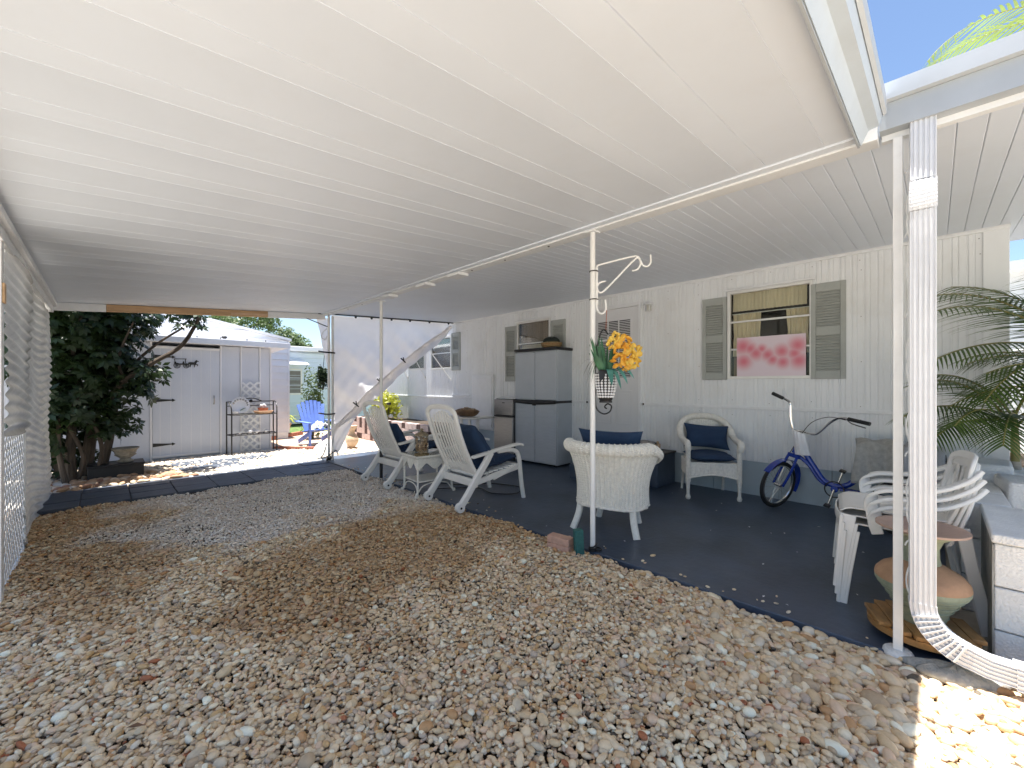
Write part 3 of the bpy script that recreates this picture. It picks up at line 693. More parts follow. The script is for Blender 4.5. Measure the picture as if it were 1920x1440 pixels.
def window(y0, y1, z0, z1, rails, name='window', deep=True, head=True):
    # frame members
    w = MB().box(HX-.030, HX+.02, y0-.028, y0+.006, z0-.02, z1+.02)
    w.box(HX-.030, HX+.02, y1-.006, y1+.028, z0-.02, z1+.02)
    w.box(HX-.029, HX+.02, y0+.006, y1-.006, z0-.022, z0+.012)
    w.box(HX-.029, HX+.02, y0+.006, y1-.006, z1-.012, z1+.022)
    f = w.build('window', M['frame'], hm, bevel=.003)
    for z in rails:
        MB().box(HX-.024, HX-.004, y0+.006, y1-.006, z-.011, z+.011).build('rail', M['frame'], f, bevel=.003)
    zs = [z0+.012]+sorted(rails)+[z1-.012]
    for a, b in zip(zs, zs[1:]):
        MB().box(HX-.010, HX-.006, y0+.007, y1-.007, a+.011, b-.011).build('pane', M['glass'], f)
    if head: MB().box(HX-.05, HX-.031, y0-.05, y1+.05, z1+.022, z1+.047).build('drip_cap', M['trim'], f, bevel=.003)
    MB().box(HX+.03, HX+.034, y0-.1, y1+.1, z0-.1, z0).build('sill_board', M['trim'], f)
    return f
def shutter(yc, w, z0, z1, lab=None):
    y0, y1 = yc-w/2, yc+w/2; x0, x1 = HX-.032, HX-.001; zm = (z0+z1)/2
    mb = MB().box(x0, x1, y0, y0+.045, z0, z1).box(x0, x1, y1-.045, y1, z0, z1)
    for a, b in ((z0, z0+.09), (zm-.045, zm+.045), (z1-.09, z1)): mb.box(x0, x1, y0+.0452, y1-.0452, a, b)
    s = mb.build('shutter', M['shutter'], hm, bevel=.003)
    MB().box(HX-.012, HX-.004, y0+.045, y1-.045, z0+.09, z1-.09).build('backing', M['shutter'], s)
    for a, b in ((z0+.09, zm-.045), (zm+.045, z1-.09)):
        n = int((b-a)/.028)
        for i in range(n):
            z = a+(b-a)*(i+.5)/n
            MB().cbox((HX-.022, yc, z), (.020, w-.092, .006), (0, R(-38), 0)).build('slat', M['shutter'], s)
f = window(.955, 1.765, 1.395, 2.415, [1.73, 2.06])
shutter(.800, .30, 1.365, 2.385); shutter(1.945, .29, 1.365, 2.385)
# curtains and sign of the right window
curtain(1.0, 1.76, 2.20, 2.42, HX+.07, M['curtain'], hm, .012, .04)
curtain(1.44, 1.755, 1.65, 2.16, HX+.055, M['curtain'], hm, .016, .05, pinch=.12)
curtain(.97, 1.19, 1.66, 2.16, HX+.055, M['curtain'], hm, .016, .05, pinch=.12)
curtain(1.55, 1.755, 1.40, 1.66, HX+.09, M['curtaind'], hm, .01, .05)
MB().tube([(HX+.055, .96, 2.165), (HX+.055, 1.76, 2.165)], .006, 6).build('curtain_rod', M['frame'], hm)
# sign: soft red print on white (illegible in the photograph)
ms = bpy.data.materials.new('soft_red_print'); ms.use_nodes = True; n = ms.node_tree.nodes; l = ms.node_tree.links; b = n['Principled BSDF']; b.inputs['Roughness'].default_value = .5
tc = n.new('ShaderNodeTexCoord'); last = None
spots = [(-.27, .11, .10), (.28, .13, .11), (-.12, .05, .09), (.02, .02, .08), (.14, .04, .09), (-.28, -.06, .10), (-.13, -.07, .08), (.27, -.05, .10), (-.24, .02, .08), (.20, .10, .08), (-.03, -.04, .07), (.08, .09, .06)]
for (sy, sz_, rr_) in spots:
    vd = n.new('ShaderNodeVectorMath'); vd.operation = 'DISTANCE'; vd.inputs[1].default_value = (0, sy, sz_); l.new(tc.outputs['Object'], vd.inputs[0])
    mr = n.new('ShaderNodeMapRange'); mr.interpolation_type = 'SMOOTHSTEP'; mr.inputs[1].default_value = rr_*1.4; mr.inputs[2].default_value = 0; mr.inputs[4].default_value = .75; l.new(vd.outputs['Value'], mr.inputs[0])
    if last is None: last = mr.outputs[0]
    else:
        ad = n.new('ShaderNodeMath'); ad.operation = 'MAXIMUM'; l.new(last, ad.inputs[0]); l.new(mr.outputs[0], ad.inputs[1]); last = ad.outputs[0]
mx = n.new('ShaderNodeMix'); mx.data_type = 'RGBA'; l.new(last, mx.inputs[0]); mx.inputs[6].default_value = (.68, .58, .64, 1); mx.inputs[7].default_value = (.60, .03, .08, 1); l.new(mx.outputs[2], b.inputs['Base Color'])
sg = MB().box(-.003, .003, -.345, .345, -.225, .235).build('window_sign', ms, loc=(HX-.036, 1.335, 1.63)); tag(sg, 'white sign with soft red lettering fixed over the lower shuttered window', 'sign')
sg.location.y = 1.335
f = window(4.655, 5.41, 1.42, 2.435, [2.05]); shutter(5.60, .30, 1.37, 2.40); shutter(4.46, .30, 1.37, 2.40)
curtain(4.66, 5.405, 2.06, 2.43, HX+.06, M['curtaind'], hm, .012, .05); curtain(4.66, 5.405, 1.43, 2.04, HX+.08, M['curtain'], hm, .012, .05)
f = window(7.50, 8.25, 1.68, 2.36, [2.02]); shutter(7.31, .30, 1.62, 2.44)
curtain(7.50, 8.25, 2.03, 2.36, HX+.06, M['curtaind'], hm, .012, .05); curtain(7.50, 8.25, 1.68, 2.01, HX+.08, M['curtaind'], hm, .012, .05)
f = window(8.56, 9.26, 1.70, 2.02, [], head=False)
# door
dr = MB().box(HX-.004, HX+.034, 2.985, 3.81, .60, 2.44).build('door', M['door'], hm, bevel=.002)
def mould(y0, y1, z0, z1, par, m=M['door'], t=.018):
    for a in ((y0, y1, z0, z0+t), (y0, y1, z1-t, z1), (y0, y0+t, z0+t+.0002, z1-t-.0002), (y1-t, y1, z0+t+.0002, z1-t-.0002)):
        MB().box(HX-.012, HX-.0045, *a).build('moulding', m, par, bevel=.003)
for y0 in (3.09, 3.43):
    mould(y0, y0+.27, .72, 1.22, dr); MB().box(HX-.009, HX-.0045, y0+.045, y0+.225, .765, 1.175).build('raised_panel', M['door'], dr, bevel=.003)
mould(3.09, 3.70, 1.385, 2.29, dr, t=.03)
MB().box(HX-.008, HX-.0045, 3.12, 3.67, 1.415, 2.26).build('blind_backing', M['black'], dr)
for i in range(34):
    z = 1.43+i*.0245
    MB().cbox((HX-.011, 3.395, z), (.006, .545, .010), (0, R(-25), 0)).build('blind_slat', M['door'], dr)
for yy in (3.12+.183, 3.12+.366): MB().box(HX-.022, HX-.015, yy-.009, yy+.009, 1.415, 2.26).build('muntin', M['door'], dr)
for z in (1.70, 1.98): MB().box(HX-.021, HX-.0145, 3.12, 3.67, z-.009, z+.009).build('muntin', M['door'], dr)
df = MB().box(HX-.028, HX+.03, 2.945, 2.983, .50, 2.50).box(HX-.028, HX+.03, 3.812, 3.85, .50, 2.50).box(HX-.027, HX+.03, 2.984, 3.811, 2.442, 2.499).build('door_frame', M['trim'], hm, bevel=.003)
MB().box(HX-.028, HX+.03, 2.95, 3.845, .40, .598).build('door_sill', M['skirt'], hm, bevel=.003)
MB().lathe([(0, .05), (.018, .048), (.026, .03), (.012, .012), (.028, .0)], 12).build('door_knob', M['steel'], dr).matrix_local = Matrix.Translation((HX-.004, 3.72, 1.32)) @ Matrix.Rotation(R(-90), 4, 'Y')
# utility panel
up = MB().box(HX-.04, HX-.001, 6.07, 6.73, .42, 1.50).build('utility_door', M['siding'], hm, bevel=.005)
MB().box(HX-.052, HX-.041, 6.11, 6.69, .47, 1.46).build('door_leaf', M['trim'], up, bevel=.004)
MB().box(HX-.03, HX-.001, 6.80, 7.44, 1.06, 1.10).build('rail', M['trim'], hm, bevel=.004)
# porch lamp
t = thing('porch_lamp', 'small white lantern on the wall beside the door', 'lamp', (HX, 2.80, 2.38))
MB().box(-.02, -.001, -.05, .05, -.06, .09).build('back_plate', M['trim'], t, bevel=.004)
MB().lathe([(0, .075), (.03, .07), (.06, .045), (.065, .035), (.05, .03)], 8, (-.085, 0, 0)).build('cap', M['trim'], t)
MB().lathe([(.045, .03), (.05, -.05), (.0, -.05)], 8, (-.085, 0, 0)).build('lens', M['jarglass'], t)
MB().tube([(-.02, 0, .06), (-.06, 0, .085), (-.085, 0, .07)], .008, 6).build('bracket', M['trim'], t)
for k in range(4):
    a = k*math.pi/2+.78; MB().tube([(-.085+.048*math.cos(a), .048*math.sin(a), .03), (-.085+.052*math.cos(a), .052*math.sin(a), -.055)], .005, 5).build('bar', M['trim'], t)
# awnings with stay rods
def awning(y0, y1, z, out, label):
    t = thing('window_awning', label, 'awning', (HX, (y0+y1)/2, z)); h = (y1-y0)/2
    n = max(4, int((y1-y0)/.12))
    for i in range(n):
        a = -h+2*h*i/n; b_ = a+2*h/n-.004
        MB().add([(-.01, a, .10), (-.01, b_, .10), (-out, b_, -.05), (-out, a, -.05), (-.01, a, .085), (-.01, b_, .085), (-out, b_, -.065), (-out, a, -.065)], [(0, 3, 2, 1), (4, 5, 6, 7), (0, 1, 5, 4), (3, 7, 6, 2), (1, 2, 6, 5), (0, 4, 7, 3)]).build('awning_slat', M['white'], t)
    for s_ in (-h*.95, h*.95):
        MB().tube([(-out, s_, -.06), (-.02, s_, -.62)], .009, 6).build('stay_rod', M['frame'], t)
        MB().box(-.03, 0, s_-.03, s_+.03, -.66, -.60).build('bracket', M['frame'], t, bevel=.003)
awning(8.52, 9.35, 2.12, .38, 'white slatted awning over the small far window')
MB().tube([(4.95, 7.78, 2.22), (HX-.02, 7.50, 1.42)], .010, 6).build('stay_rod', M['frame'], hm)

mb = MB()
for k in range(27):
    yy = HY0+.17+k*.4
    for z in (.46, .96, 1.10, 1.55, 2.0, 2.45, 2.58):
        if any(o[0]-.05 < yy < o[1]+.05 and o[2]-.05 < z < o[3]+.05 for o in OPEN): continue
        mb.cbox((HX-.0105, yy+random.uniform(-.01, .01), z+random.uniform(-.02, .02)), (.004, .008, .008))
mb.build('nail_heads', M['steel'], hm, kind='stuff')
# ---------------------------------------------------------------- door steps
st = thing('door_steps', 'dark blue box steps in front of the white door', 'steps', (4.6, 2.45, 0))
MB().box(.36, .86, 0, 1.25, 0, .40).build('upper_step', M['slab'], st, bevel=.006)
MB().box(.34, .86, -.02, 1.27, .402, .425).build('tread_board', mat('step_board', (.09, .085, .08), .7, var=.2), st, bevel=.005)
MB().box(.06, .358, .1, 1.15, 0, .20).build('lower_step', M['slab'], st, bevel=.006)
fb = thing('firewood_bundle', 'printed sack of wood chunks lying on the door steps', 'sack', (5.19, 2.60, .426))
def bundle(uu, vv):
    a = 2*math.pi*uu; yy = -.02+.24*vv; r_ = .072*(1+.08*math.sin(3*a+vv*5))*(1-.25*(abs(2*vv-1))**4)
    return (r_*1.25*math.cos(a), yy, .068+r_*.9*math.sin(a))
mprint = mat('printed_sack', (.50, .47, .44), .5, var=.3, vscale=30, col2=(.05, .045, .05), stretch=(1, 1.2, 4))
MB().grid(bundle, 24, 12, True).build('sack_body', mprint, fb)
for k in range(16):
    a = random.random()*6.28; r_ = random.random()*.055
    MB().ball((r_*1.2*math.cos(a), -.035+random.uniform(-.015, .02), .068+r_*math.sin(a)), (.02, .018, .018), 7, 5).build('wood_chunk', M['peach'], fb)

# ---------------------------------------------------------------- storage cabinet
cb = thing('storage_cabinet', 'tall grey resin storage cabinet with black top and handle band', 'cabinet', (5.03, 4.60, 0), R(2))
hw = .44
MB().box(.035, .43, -hw, hw, .03, 1.86).build('carcass', M['cab'], cb, bevel=.008)
for s_ in (-1, 1):
    y0, y1 = (.004, hw-.002) if s_ > 0 else (-hw+.002, -.004)
    def dface(uu, vv, y0=y0, y1=y1):
        return (0.0-.018*math.sin(math.pi*uu)**.6*0, y0+(y1-y0)*uu, 1.08+.76*vv)
    MB().box(.002, .034, y0, y1, 1.06, 1.84).build('upper_door', M['cab'], cb, bevel=.008)
    d = MB().box(.002, .034, y0, y1, .04, 1.0).build('lower_door', M['cab'], cb, bevel=.008)
    for i in range(19):
        z = .09+i*.047
        MB().cbox((.002, (y0+y1)/2, z), (.010, y1-y0-.05, .036), (0, R(9), 0)).build('louvre', M['cab'], d, bevel=.003)
MB().grid(lambda u_, v_: ((-.012 if True else 0), -hw+2*hw*u_, 1.005+.05*v_-.022*math.sin(math.pi*u_)*(1-v_)), 20, 2).build('handle_band', M['black'], cb, solid=.02)
MB().box(.0, .44, -hw-.006, -hw+.0, 1.01, 1.05).build('side_band', M['black'], cb)
MB().box(-.03, .0, -.03, .03, .965, .998).build('latch', M['black'], cb, bevel=.004)
MB().box(-.012, .45, -hw-.012, hw+.012, 1.862, 1.905).build('lid', M['black'], cb, bevel=.01)
for a in (-hw+.03, hw-.08):
    MB().box(.04, .42, a, a+.05, 0, .029).build('foot', M['black'], cb)
bs = thing('basket', 'orange woven basket holding a dark green hat on the cabinet', 'basket', (5.24, 4.42, 1.907))
MB().lathe([(.11, 0), (.15, .03), (.17, .075), (.16, .078), (.14, .03), (.1, .012)], 20).build('basket_bowl', mat('orange_basket', (.35, .12, .03), .8, var=.4, vscale=40, bump=.8, bscale=80), bs)
for z, r_ in ((.025, .15), (.05, .165), (.078, .168)):
    MB().tube(arc((0, 0, z), r_, 0, 345, 24, (1, 0, 0), (0, 1, 0)), .011, 6, closed=True).build('coil', M['rope'], bs)
MB().ball((.0, 0, .10), (.13, .15, .09), 16, 10).build('cloth_bundle', mat('dark_green_cloth', (.012, .022, .018), .8, var=.3, bump=.5), bs)
MB().ball((.02, .09, .10), (.08, .07, .06), 12, 8).build('cloth_bundle', mat('black_cloth', (.01, .01, .012), .8), bs)
# ---------------------------------------------------------------- fridge
fg = thing('mini_fridge', 'small stainless two door fridge between table and cabinet', 'fridge', (4.98, 5.28, 0))
MB().box(.03, .44, -.235, .235, .10, 1.06).build('body', M['black'], fg, bevel=.006)
MB().box(-.02, .029, -.233, .233, .78, 1.05).build('freezer_door', M['steel'], fg, bevel=.008)
MB().box(-.02, .029, -.233, .233, .12, .745).build('fridge_door', M['steel'], fg, bevel=.008)
MB().box(-.03, .02, -.23, .23, .748, .775).build('handle', M['black'], fg, bevel=.004)
MB().box(-.022, -.0205, -.04, .02, .985, 1.0).build('badge', M['black'], fg)
for a in (-.2, .2):
    for b_ in (.06, .4): MB().tube([(b_, a, 0), (b_, a, .1)], .02, 8).build('foot', M['black'], fg)
MB().box(.02, .45, -.24, .24, 1.061, 1.08).build('top', M['trim'], fg, bevel=.004)
# ---------------------------------------------------------------- round resin table with shell bowl
tb = thing('resin_table', 'white resin table by the utility door', 'table', (4.78, 5.98, 0))
MB().box(-.30, .30, -.38, .38, .70, .735).build('tabletop', M['plastic'], tb, bevel=.015)
for a in ((-.09, -.11), (-.09, .11), (.09, -.11), (.09, .11)):
    MB().band(smoothpath([(a[0]*2.6, a[1]*2.4, 0), (a[0]*1.7, a[1]*1.5, .14), (a[0], a[1], .35), (a[0]*1.1, a[1]*1.1, .699)], 4), .075, .02, (0, 1, 0)).build('leg', M['plastic'], tb)
MB().box(-.11, .11, -.13, .13, .33, .36).build('brace', M['plastic'], tb, bevel=.005)
bw = thing('shell_bowl', 'brown bowl heaped with sea shells on the resin table', 'bowl', (4.62, 5.86, .736))
MB().grid(lambda u_, v_: ((.06+.13*v_**.7)*math.cos(2*math.pi*u_)*(1+.1*math.cos(4*math.pi*u_)), (.07+.20*v_**.7)*math.sin(2*math.pi*u_), .012+.11*v_*v_+.02*math.sin(4*math.pi*u_)*v_), 32, 8, True).build('bowl_shell', mat('brown_bowl', (.22, .13, .07), .5, var=.3), bw, solid=.008)
for k in range(26):
    a = random.random()*6.28; r_ = random.random()**.5
    MB().ball((.13*r_*math.cos(a), .18*r_*math.sin(a), .10+.05*(1-r_)+random.uniform(0, .015)), (random.uniform(.02, .035), random.uniform(.02, .04), .018), 8, 6, Euler((random.random()*3, random.random()*3, 0)).to_matrix()).build('shell', M['shell'], bw)

# ---------------------------------------------------------------- highback resin chairs
def highback(loc, rz, label):
    """side profile in local x (front = +x); width along y"""
    t = thing('highback_chair', label, 'chair', loc, rz, group='white highback resin chairs')
    W2 = .315
    for s_ in (-1, 1):
        y = s_*W2
        MB().band(smoothpath([(.0, y, .05), (.10, y, .17), (.21, y, .32), (.33, y, .47), (.40, y, .575)], 4), .05, [.085]+[.075]*19 if False else .075, (0, 1, 0)).build('rear_leg', M['plastic'], t)
        MB().tube([(.0, y-.026, .05), (.0, y+.026, .05)], .05, 16).build('foot_wheel', M['plastic'], t, bevel=.004)
        MB().tube([(.0, y-.03, .05), (.0, y+.03, .05)], .012, 8).build('axle', M['black'], t)
        MB().band(smoothpath([(.16, y, .545), (.30, y, .565), (.55, y, .60), (.78, y, .625), (.86, y, .61)], 5), .066, .026, (0, 1, 0)).build('armrest', M['plastic'], t)
        MB().band(smoothpath([(.50, y, .575), (.66, y, .575), (.77, y, .545), (.815, y, .46), (.83, y, .33), (.855, y, .15), (.885, y, .0)], 5), .042, .045, (0, 1, 0)).build('front_leg', M['plastic'], t)
        MB().band([(.20, y*.96, .27), (.82, y*.96, .37)], .03, .06, (0, 1, 0)).build('seat_rail', M['plastic'], t)
        MB().band([(.44, y, .28), (.66, y, .34), (.80, y, .40)], .02, .025, (0, 1, 0)).build('stay_bar', M['plastic'], t)
    for i in range(8):
        x = .28+i*.072
        MB().box(x-.029, x+.029, -W2*.93, W2*.93, .33+i*.008, .348+i*.008).build('seat_slat', M['plastic'], t, bevel=.004)
    MB().box(.19, .23, -W2, W2, .22, .30).build('rear_rail', M['plastic'], t, bevel=.008)
    # back, leaning: from (.27,.33) to (-.03,1.09)
    def B(v_, s_, off=0):   # v 0..1 up the back, s_ across (m)
        x = .265-.30*v_-.035*math.sin(math.pi*v_)+.02*(s_/.28)**2*-1+off; z = .335+.745*v_
        return V(x, s_, z)
    hw2 = .265
    out = [B(0, -hw2)]+[B(v_, -hw2-.012*v_) for v_ in (.2, .4, .6, .8)]
    for a in range(180, -1, -15): out.append(B(.87+.12*math.sin(R(a)), (hw2+.01)*math.copysign(abs(math.cos(R(a)))**.6, math.cos(R(a)))))
    out += [B(v_, hw2+.012*v_) for v_ in (.8, .6, .4, .2)]+[B(0, hw2)]
    sides = []
    for i, p in enumerate(out):
        a = out[max(i-1, 0)]; b_ = out[min(i+1, len(out)-1)]; tg = (b_-a).normalized(); nrm = V(.92, 0, .37); sides.append(tuple(tg.cross(nrm)))
    MB().band(out, .052, .030, sides).build('back_frame', M['plastic'], t)
    for i in range(9):
        s_ = -.212+i*.053; top = .93-.9*(abs(s_)/.6)**2
        MB().band([B(.03+(top-.03)*k/8, s_) for k in range(9)], .030, .011, (0, 1, 0)).build('slat', M['plastic'], t)
    MB().grid(lambda u_, v_: B(.02+.14*v_, -.255+.51*u_, .004), 10, 3).build('lower_panel', M['plastic'], t, solid=.012)
    MB().grid(lambda u_, v_: B(-.06+.05*v_, -.255+.51*u_, .004), 10, 2).build('lower_lip', M['plastic'], t, solid=.012)
    return t
highback((2.60, 3.705, 0), R(-3), 'white highback resin chair nearer the round post, beside the wicker side table')
highback((2.53, 5.12, 0), R(0), 'white highback resin chair at the far end, in front of the tarp')
def pillow(name, label, loc, rot, w, h, th, m=M['navy'], cat='cushion', pinch=.10, group=None):
    def fn(uu, vv, sg_):
        a, b_ = 2*uu-1, 2*vv-1
        e = (1-a*a)*(1-b_*b_)
        e = max(e, 0)**.42
        ca = 1-pinch*(1-b_*b_)*abs(a)**3; cb_ = 1-pinch*(1-a*a)*abs(b_)**3
        wr = .006*math.sin(9*a+4*b_)*e
        return (a*w/2*(1-pinch*.9*(1-abs(b_)**2)*abs(a)), b_*h/2*(1-pinch*1.1*(1-abs(a)**2)*abs(b_)), sg_*(th/2)*e+wr)
    mb = MB().grid(lambda u_, v_: fn(u_, v_, 1), 22, 22).grid(lambda u_, v_: fn(1-u_, v_, -1), 22, 22)
    o = mb.build(name, m, angle=180); o.location = loc; o.rotation_euler = rot; return tag(o, label, cat, group)
# cushions on the chairs (local z of the pillow is its thickness)
pillow('seat_cushion', 'navy seat cushion on the nearer highback chair', (3.14, 3.69, .445), (0, R(-6), 0), .60, .57, .15, pinch=.03)
pillow('throw_pillow', 'navy pillow leaning in the nearer highback chair', (2.93, 3.60, .67), (R(0), R(55), R(-8)), .50, .48, .18)
pillow('seat_cushion', 'dark seat cushion on the far highback chair', (3.07, 5.12, .445), (0, R(-6), 0), .60, .57, .15, pinch=.03)
pillow('throw_pillow', 'dark pillow leaning in the far highback chair', (2.80, 5.12, .62), (R(0), R(62), 0), .42, .46, .15)
# ---------------------------------------------------------------- wicker side table
wt = thing('wicker_side_table', 'small white wicker table with scalloped apron between the highback chairs', 'table', (2.86, 4.40, 0), R(-6))
MB().box(-.25, .25, -.21, .21, .44, .462).build('tabletop', M['wicker'], wt, bevel=.01)
MB().tube([(-.25, -.21, .452), (.25, -.21, .452), (.25, .21, .452), (-.25, .21, .452)], .016, 8, closed=True).build('edge_roll', M['wicker'], wt)
MB().box(-.245, .245, -.205, .205, .464, .470).build('glass_top', M['jarglass'], wt, bevel=.002)
def apron(p, q, name='apron'):
    p, q = Vector(p), Vector(q); L = (q-p).length; n_ = 26; nr = (q-p).normalized().cross(V(0, 0, 1))
    def fn(uu, vv):
        low = .435-.06-.075*abs(math.sin(math.pi*2*uu+math.pi/2))**1.5
        a = p.lerp(q, uu); z = .435+(low-.435)*vv
        return a+V(0, 0, z)+nr*(.004*math.sin(uu*L*2*math.pi/.016)*math.cos(vv*14*math.pi))
    MB().grid(fn, 90, 28).build(name, M['wicker'], wt, solid=.005)
apron((-.235, .195, 0), (-.235, -.195, 0)); apron((-.235, -.195, 0), (.235, -.195, 0)); apron((.235, -.195, 0), (.235, .195, 0)); apron((.235, .195, 0), (-.235, .195, 0))
for a in (-.225, .225):
    for b_ in (-.185, .185):
        MB().tube(smoothpath([(a*1.10, b_*1.12, 0), (a*1.02, b_*1.03, .05), (a, b_, .16), (a, b_, .44)], 4), [.014]*3+[.013]*10, 8).build('leg', M['wicker'], wt)
        MB().tube([(a*1.10, b_*1.12, 0), (a*1.09, b_*1.1, .03)], .02, 8).build('foot', M['wicker'], wt)
MB().box(-.22, .22, -.18, .18, .15, .168).build('shelf', M['wicker'], wt, bevel=.005)
for (p, q) in (((-.225, -.185, .15), (-.225, .185, .15)), ((-.225, -.185, .15), (.225, -.185, .15))):
    P0, Q0 = Vector(p), Vector(q)
    MB().tube(smoothpath([P0+V(0, 0, -.12), P0.lerp(Q0, .15)+V(0, 0, -.04), P0.lerp(Q0, .5)+V(0, 0, -.012), P0.lerp(Q0, .85)+V(0, 0, -.04), Q0+V(0, 0, -.12)], 4), .008, 6).build('arch_brace', M['wicker'], wt)
jr = thing('shell_jar', 'lidded glass jar of sea shells on the wicker table', 'jar', (2.72, 4.32, .471))
MB().lathe([(0, 0), (.078, .0), (.082, .01), (.08, .21), (.075, .222)], 24).build('glass', M['jarglass'], jr)
for k in range(110):
    a = random.random()*6.28; r_ = .066*random.random()**.35; z = .016+.185*(k/110)
    MB().ball((r_*math.cos(a), r_*math.sin(a), z), (random.uniform(.010, .019), random.uniform(.008, .015), .009), 7, 5, Euler((random.random()*3, random.random()*3, random.random()*3)).to_matrix()).build('shell', M['shell'], jr)
MB().lathe([(.0, .0), (.084, .0), (.086, -.008), (.086, .008), (.0, .01)], 24, (0, 0, 0)).build('base_ring', M['rope'], jr)
MB().lathe([(.084, .222), (.088, .226), (.086, .238), (.05, .262), (.02, .272), (.015, .285), (.022, .298), (.012, .31), (0, .312)], 24).build('lid', mat('jar_lid', (.42, .34, .22), .5, var=.3, vscale=30, col2=(.1, .07, .04)), jr)
# ---------------------------------------------------------------- wicker barrel chair (seen from behind)
bc = thing('wicker_barrel_chair', 'white wicker barrel chair seen from behind at the round post', 'armchair', (3.36, 2.10, 0), math.atan2(.26, .966))
def tub(uu, vv):
    """uu around (opening at front +x), vv bottom->rolled top"""
    a = R(52+256*uu); 
    # silhouette radius by height with rolled top
    if vv < .74:
        h = vv/.74; z = .235+.50*h; r_ = .315+.012*math.sin(math.pi*h)*-1+.085*h**2.2
    else:
        h = (vv-.74)/.26; b = R(-60+250*h); z = .752+.048*math.sin(b)+.0; r_ = .400+.045*math.cos(b)-.010
    arm = 1-max(0, (abs(uu-.5)-.26)/.24)          # 1 at back, 0 at the arm fronts
    drop = .17*(1-max(0, min(1, arm)))**1.3
    z2 = z-drop*max(0, (z-.3)/.45)
    nst = 38
    rib = max(0, math.cos(uu*nst*2*math.pi))**3
    st_ = math.floor(uu*nst+.5); wv = math.sin(vv*88*math.pi+(math.pi if st_ % 2 else 0))
    dr_ = .0135*rib+.0055*wv*(1-rib)
    if vv >= .74: dx = dr_*math.cos(R(-60+250*(vv-.74)/.26)); z2 += dr_*math.sin(R(-60+250*(vv-.74)/.26))*.8
    else: dx = dr_
    rr2 = r_+dx
    return (rr2*math.cos(a)*1.02, rr2*math.sin(a), z2+.012*math.cos(uu*2*math.pi*2)*(1-vv))
MB().grid(tub, 504, 200).build('woven_back', M['wicker'], bc, angle=180)
def inner(uu, vv):
    a = R(52+256*uu); arm = 1-max(0, (abs(uu-.5)-.26)/.24); drop = .17*(1-max(0, min(1, arm)))**1.3
    z = .30+.44*vv; return ((.285+.09*vv**2)*math.cos(a), (.285+.09*vv**2)*math.sin(a), z-drop*vv+.004*math.sin(uu*250))
MB().grid(inner, 120, 12).build('inner_back', M['wicker'], bc, solid=.01)
MB().tube([Vector(tub(i/60, 0))+V(0, 0, .0) for i in range(61)], .013, 8).build('base_roll', M['wicker'], bc)
for uu in (.0, 1.0):
    MB().tube([Vector(tub(uu, k/14)) for k in range(15)], .014, 8).build('front_roll', M['wicker'], bc)
MB().grid(lambda u_, v_: ((.03+.26*v_)*math.cos(2*math.pi*u_)+.01, (.03+.27*v_)*math.sin(2*math.pi*u_), .36), 40, 6, True).build('seat', M['wicker'], bc, solid=.02)
MB().grid(lambda u_, v_: (.225, -.24+.48*u_, .235+.13*v_+.003*math.sin(u_*120)), 60, 6).build('front_apron', M['wicker'], bc, solid=.01)
for (a, b_, oa) in ((-.19, -.235, 1.26), (-.19, .235, 1.26), (.17, -.16, 1.1), (.17, .16, 1.1)):
    MB().band(smoothpath([(a, b_, .25), (a*1.10, b_*1.06, .13), (a*oa*1.05, b_*1.22, .0)], 5), .055, .042, (0, 1, 0)).build('leg', M['wicker'], bc)
pillow('throw_pillow', 'navy pillow standing up behind the rolled rim of the barrel chair', (3.32, 2.09, .70), (R(0), R(78), math.atan2(.26, .966)+R(0)), .40, .60, .16, pinch=.12)
pillow('seat_cushion', 'navy round cushion on the barrel chair seat', (3.42, 2.12, .41), (0, 0, .3), .46, .46, .09, pinch=.02)
# ---------------------------------------------------------------- far wicker armchair
wc = thing('wicker_armchair', 'white wicker armchair with arched back against the home wall', 'armchair', (5.12, 1.90, 0), math.atan2(-.56, -.83))
def weave_surf(fn, nu, nv, ru, rv, amp, name, par=wc, closed=False):
    def g_(u_, v_):
        p = Vector(fn(u_, v_)); e = 1e-3
        du = Vector(fn(min(u_+e, 1), v_))-Vector(fn(max(u_-e, 0), v_)); dv = Vector(fn(u_, min(v_+e, 1)))-Vector(fn(u_, max(v_-e, 0)))
        n_ = du.cross(dv); n_ = n_.normalized() if n_.length > 1e-12 else V(0, 0, 1)
        rib = max(0, math.cos(u_*ru*2*math.pi))**2; w_ = math.sin(v_*rv*math.pi+(math.pi if math.floor(u_*ru+.5) % 2 else 0))
        return p+n_*amp*(rib+.5*w_*(1-rib))
    return MB().grid(g_, nu, nv, closed).build(name, M['wicker'], par, angle=180)
hs_ = .27
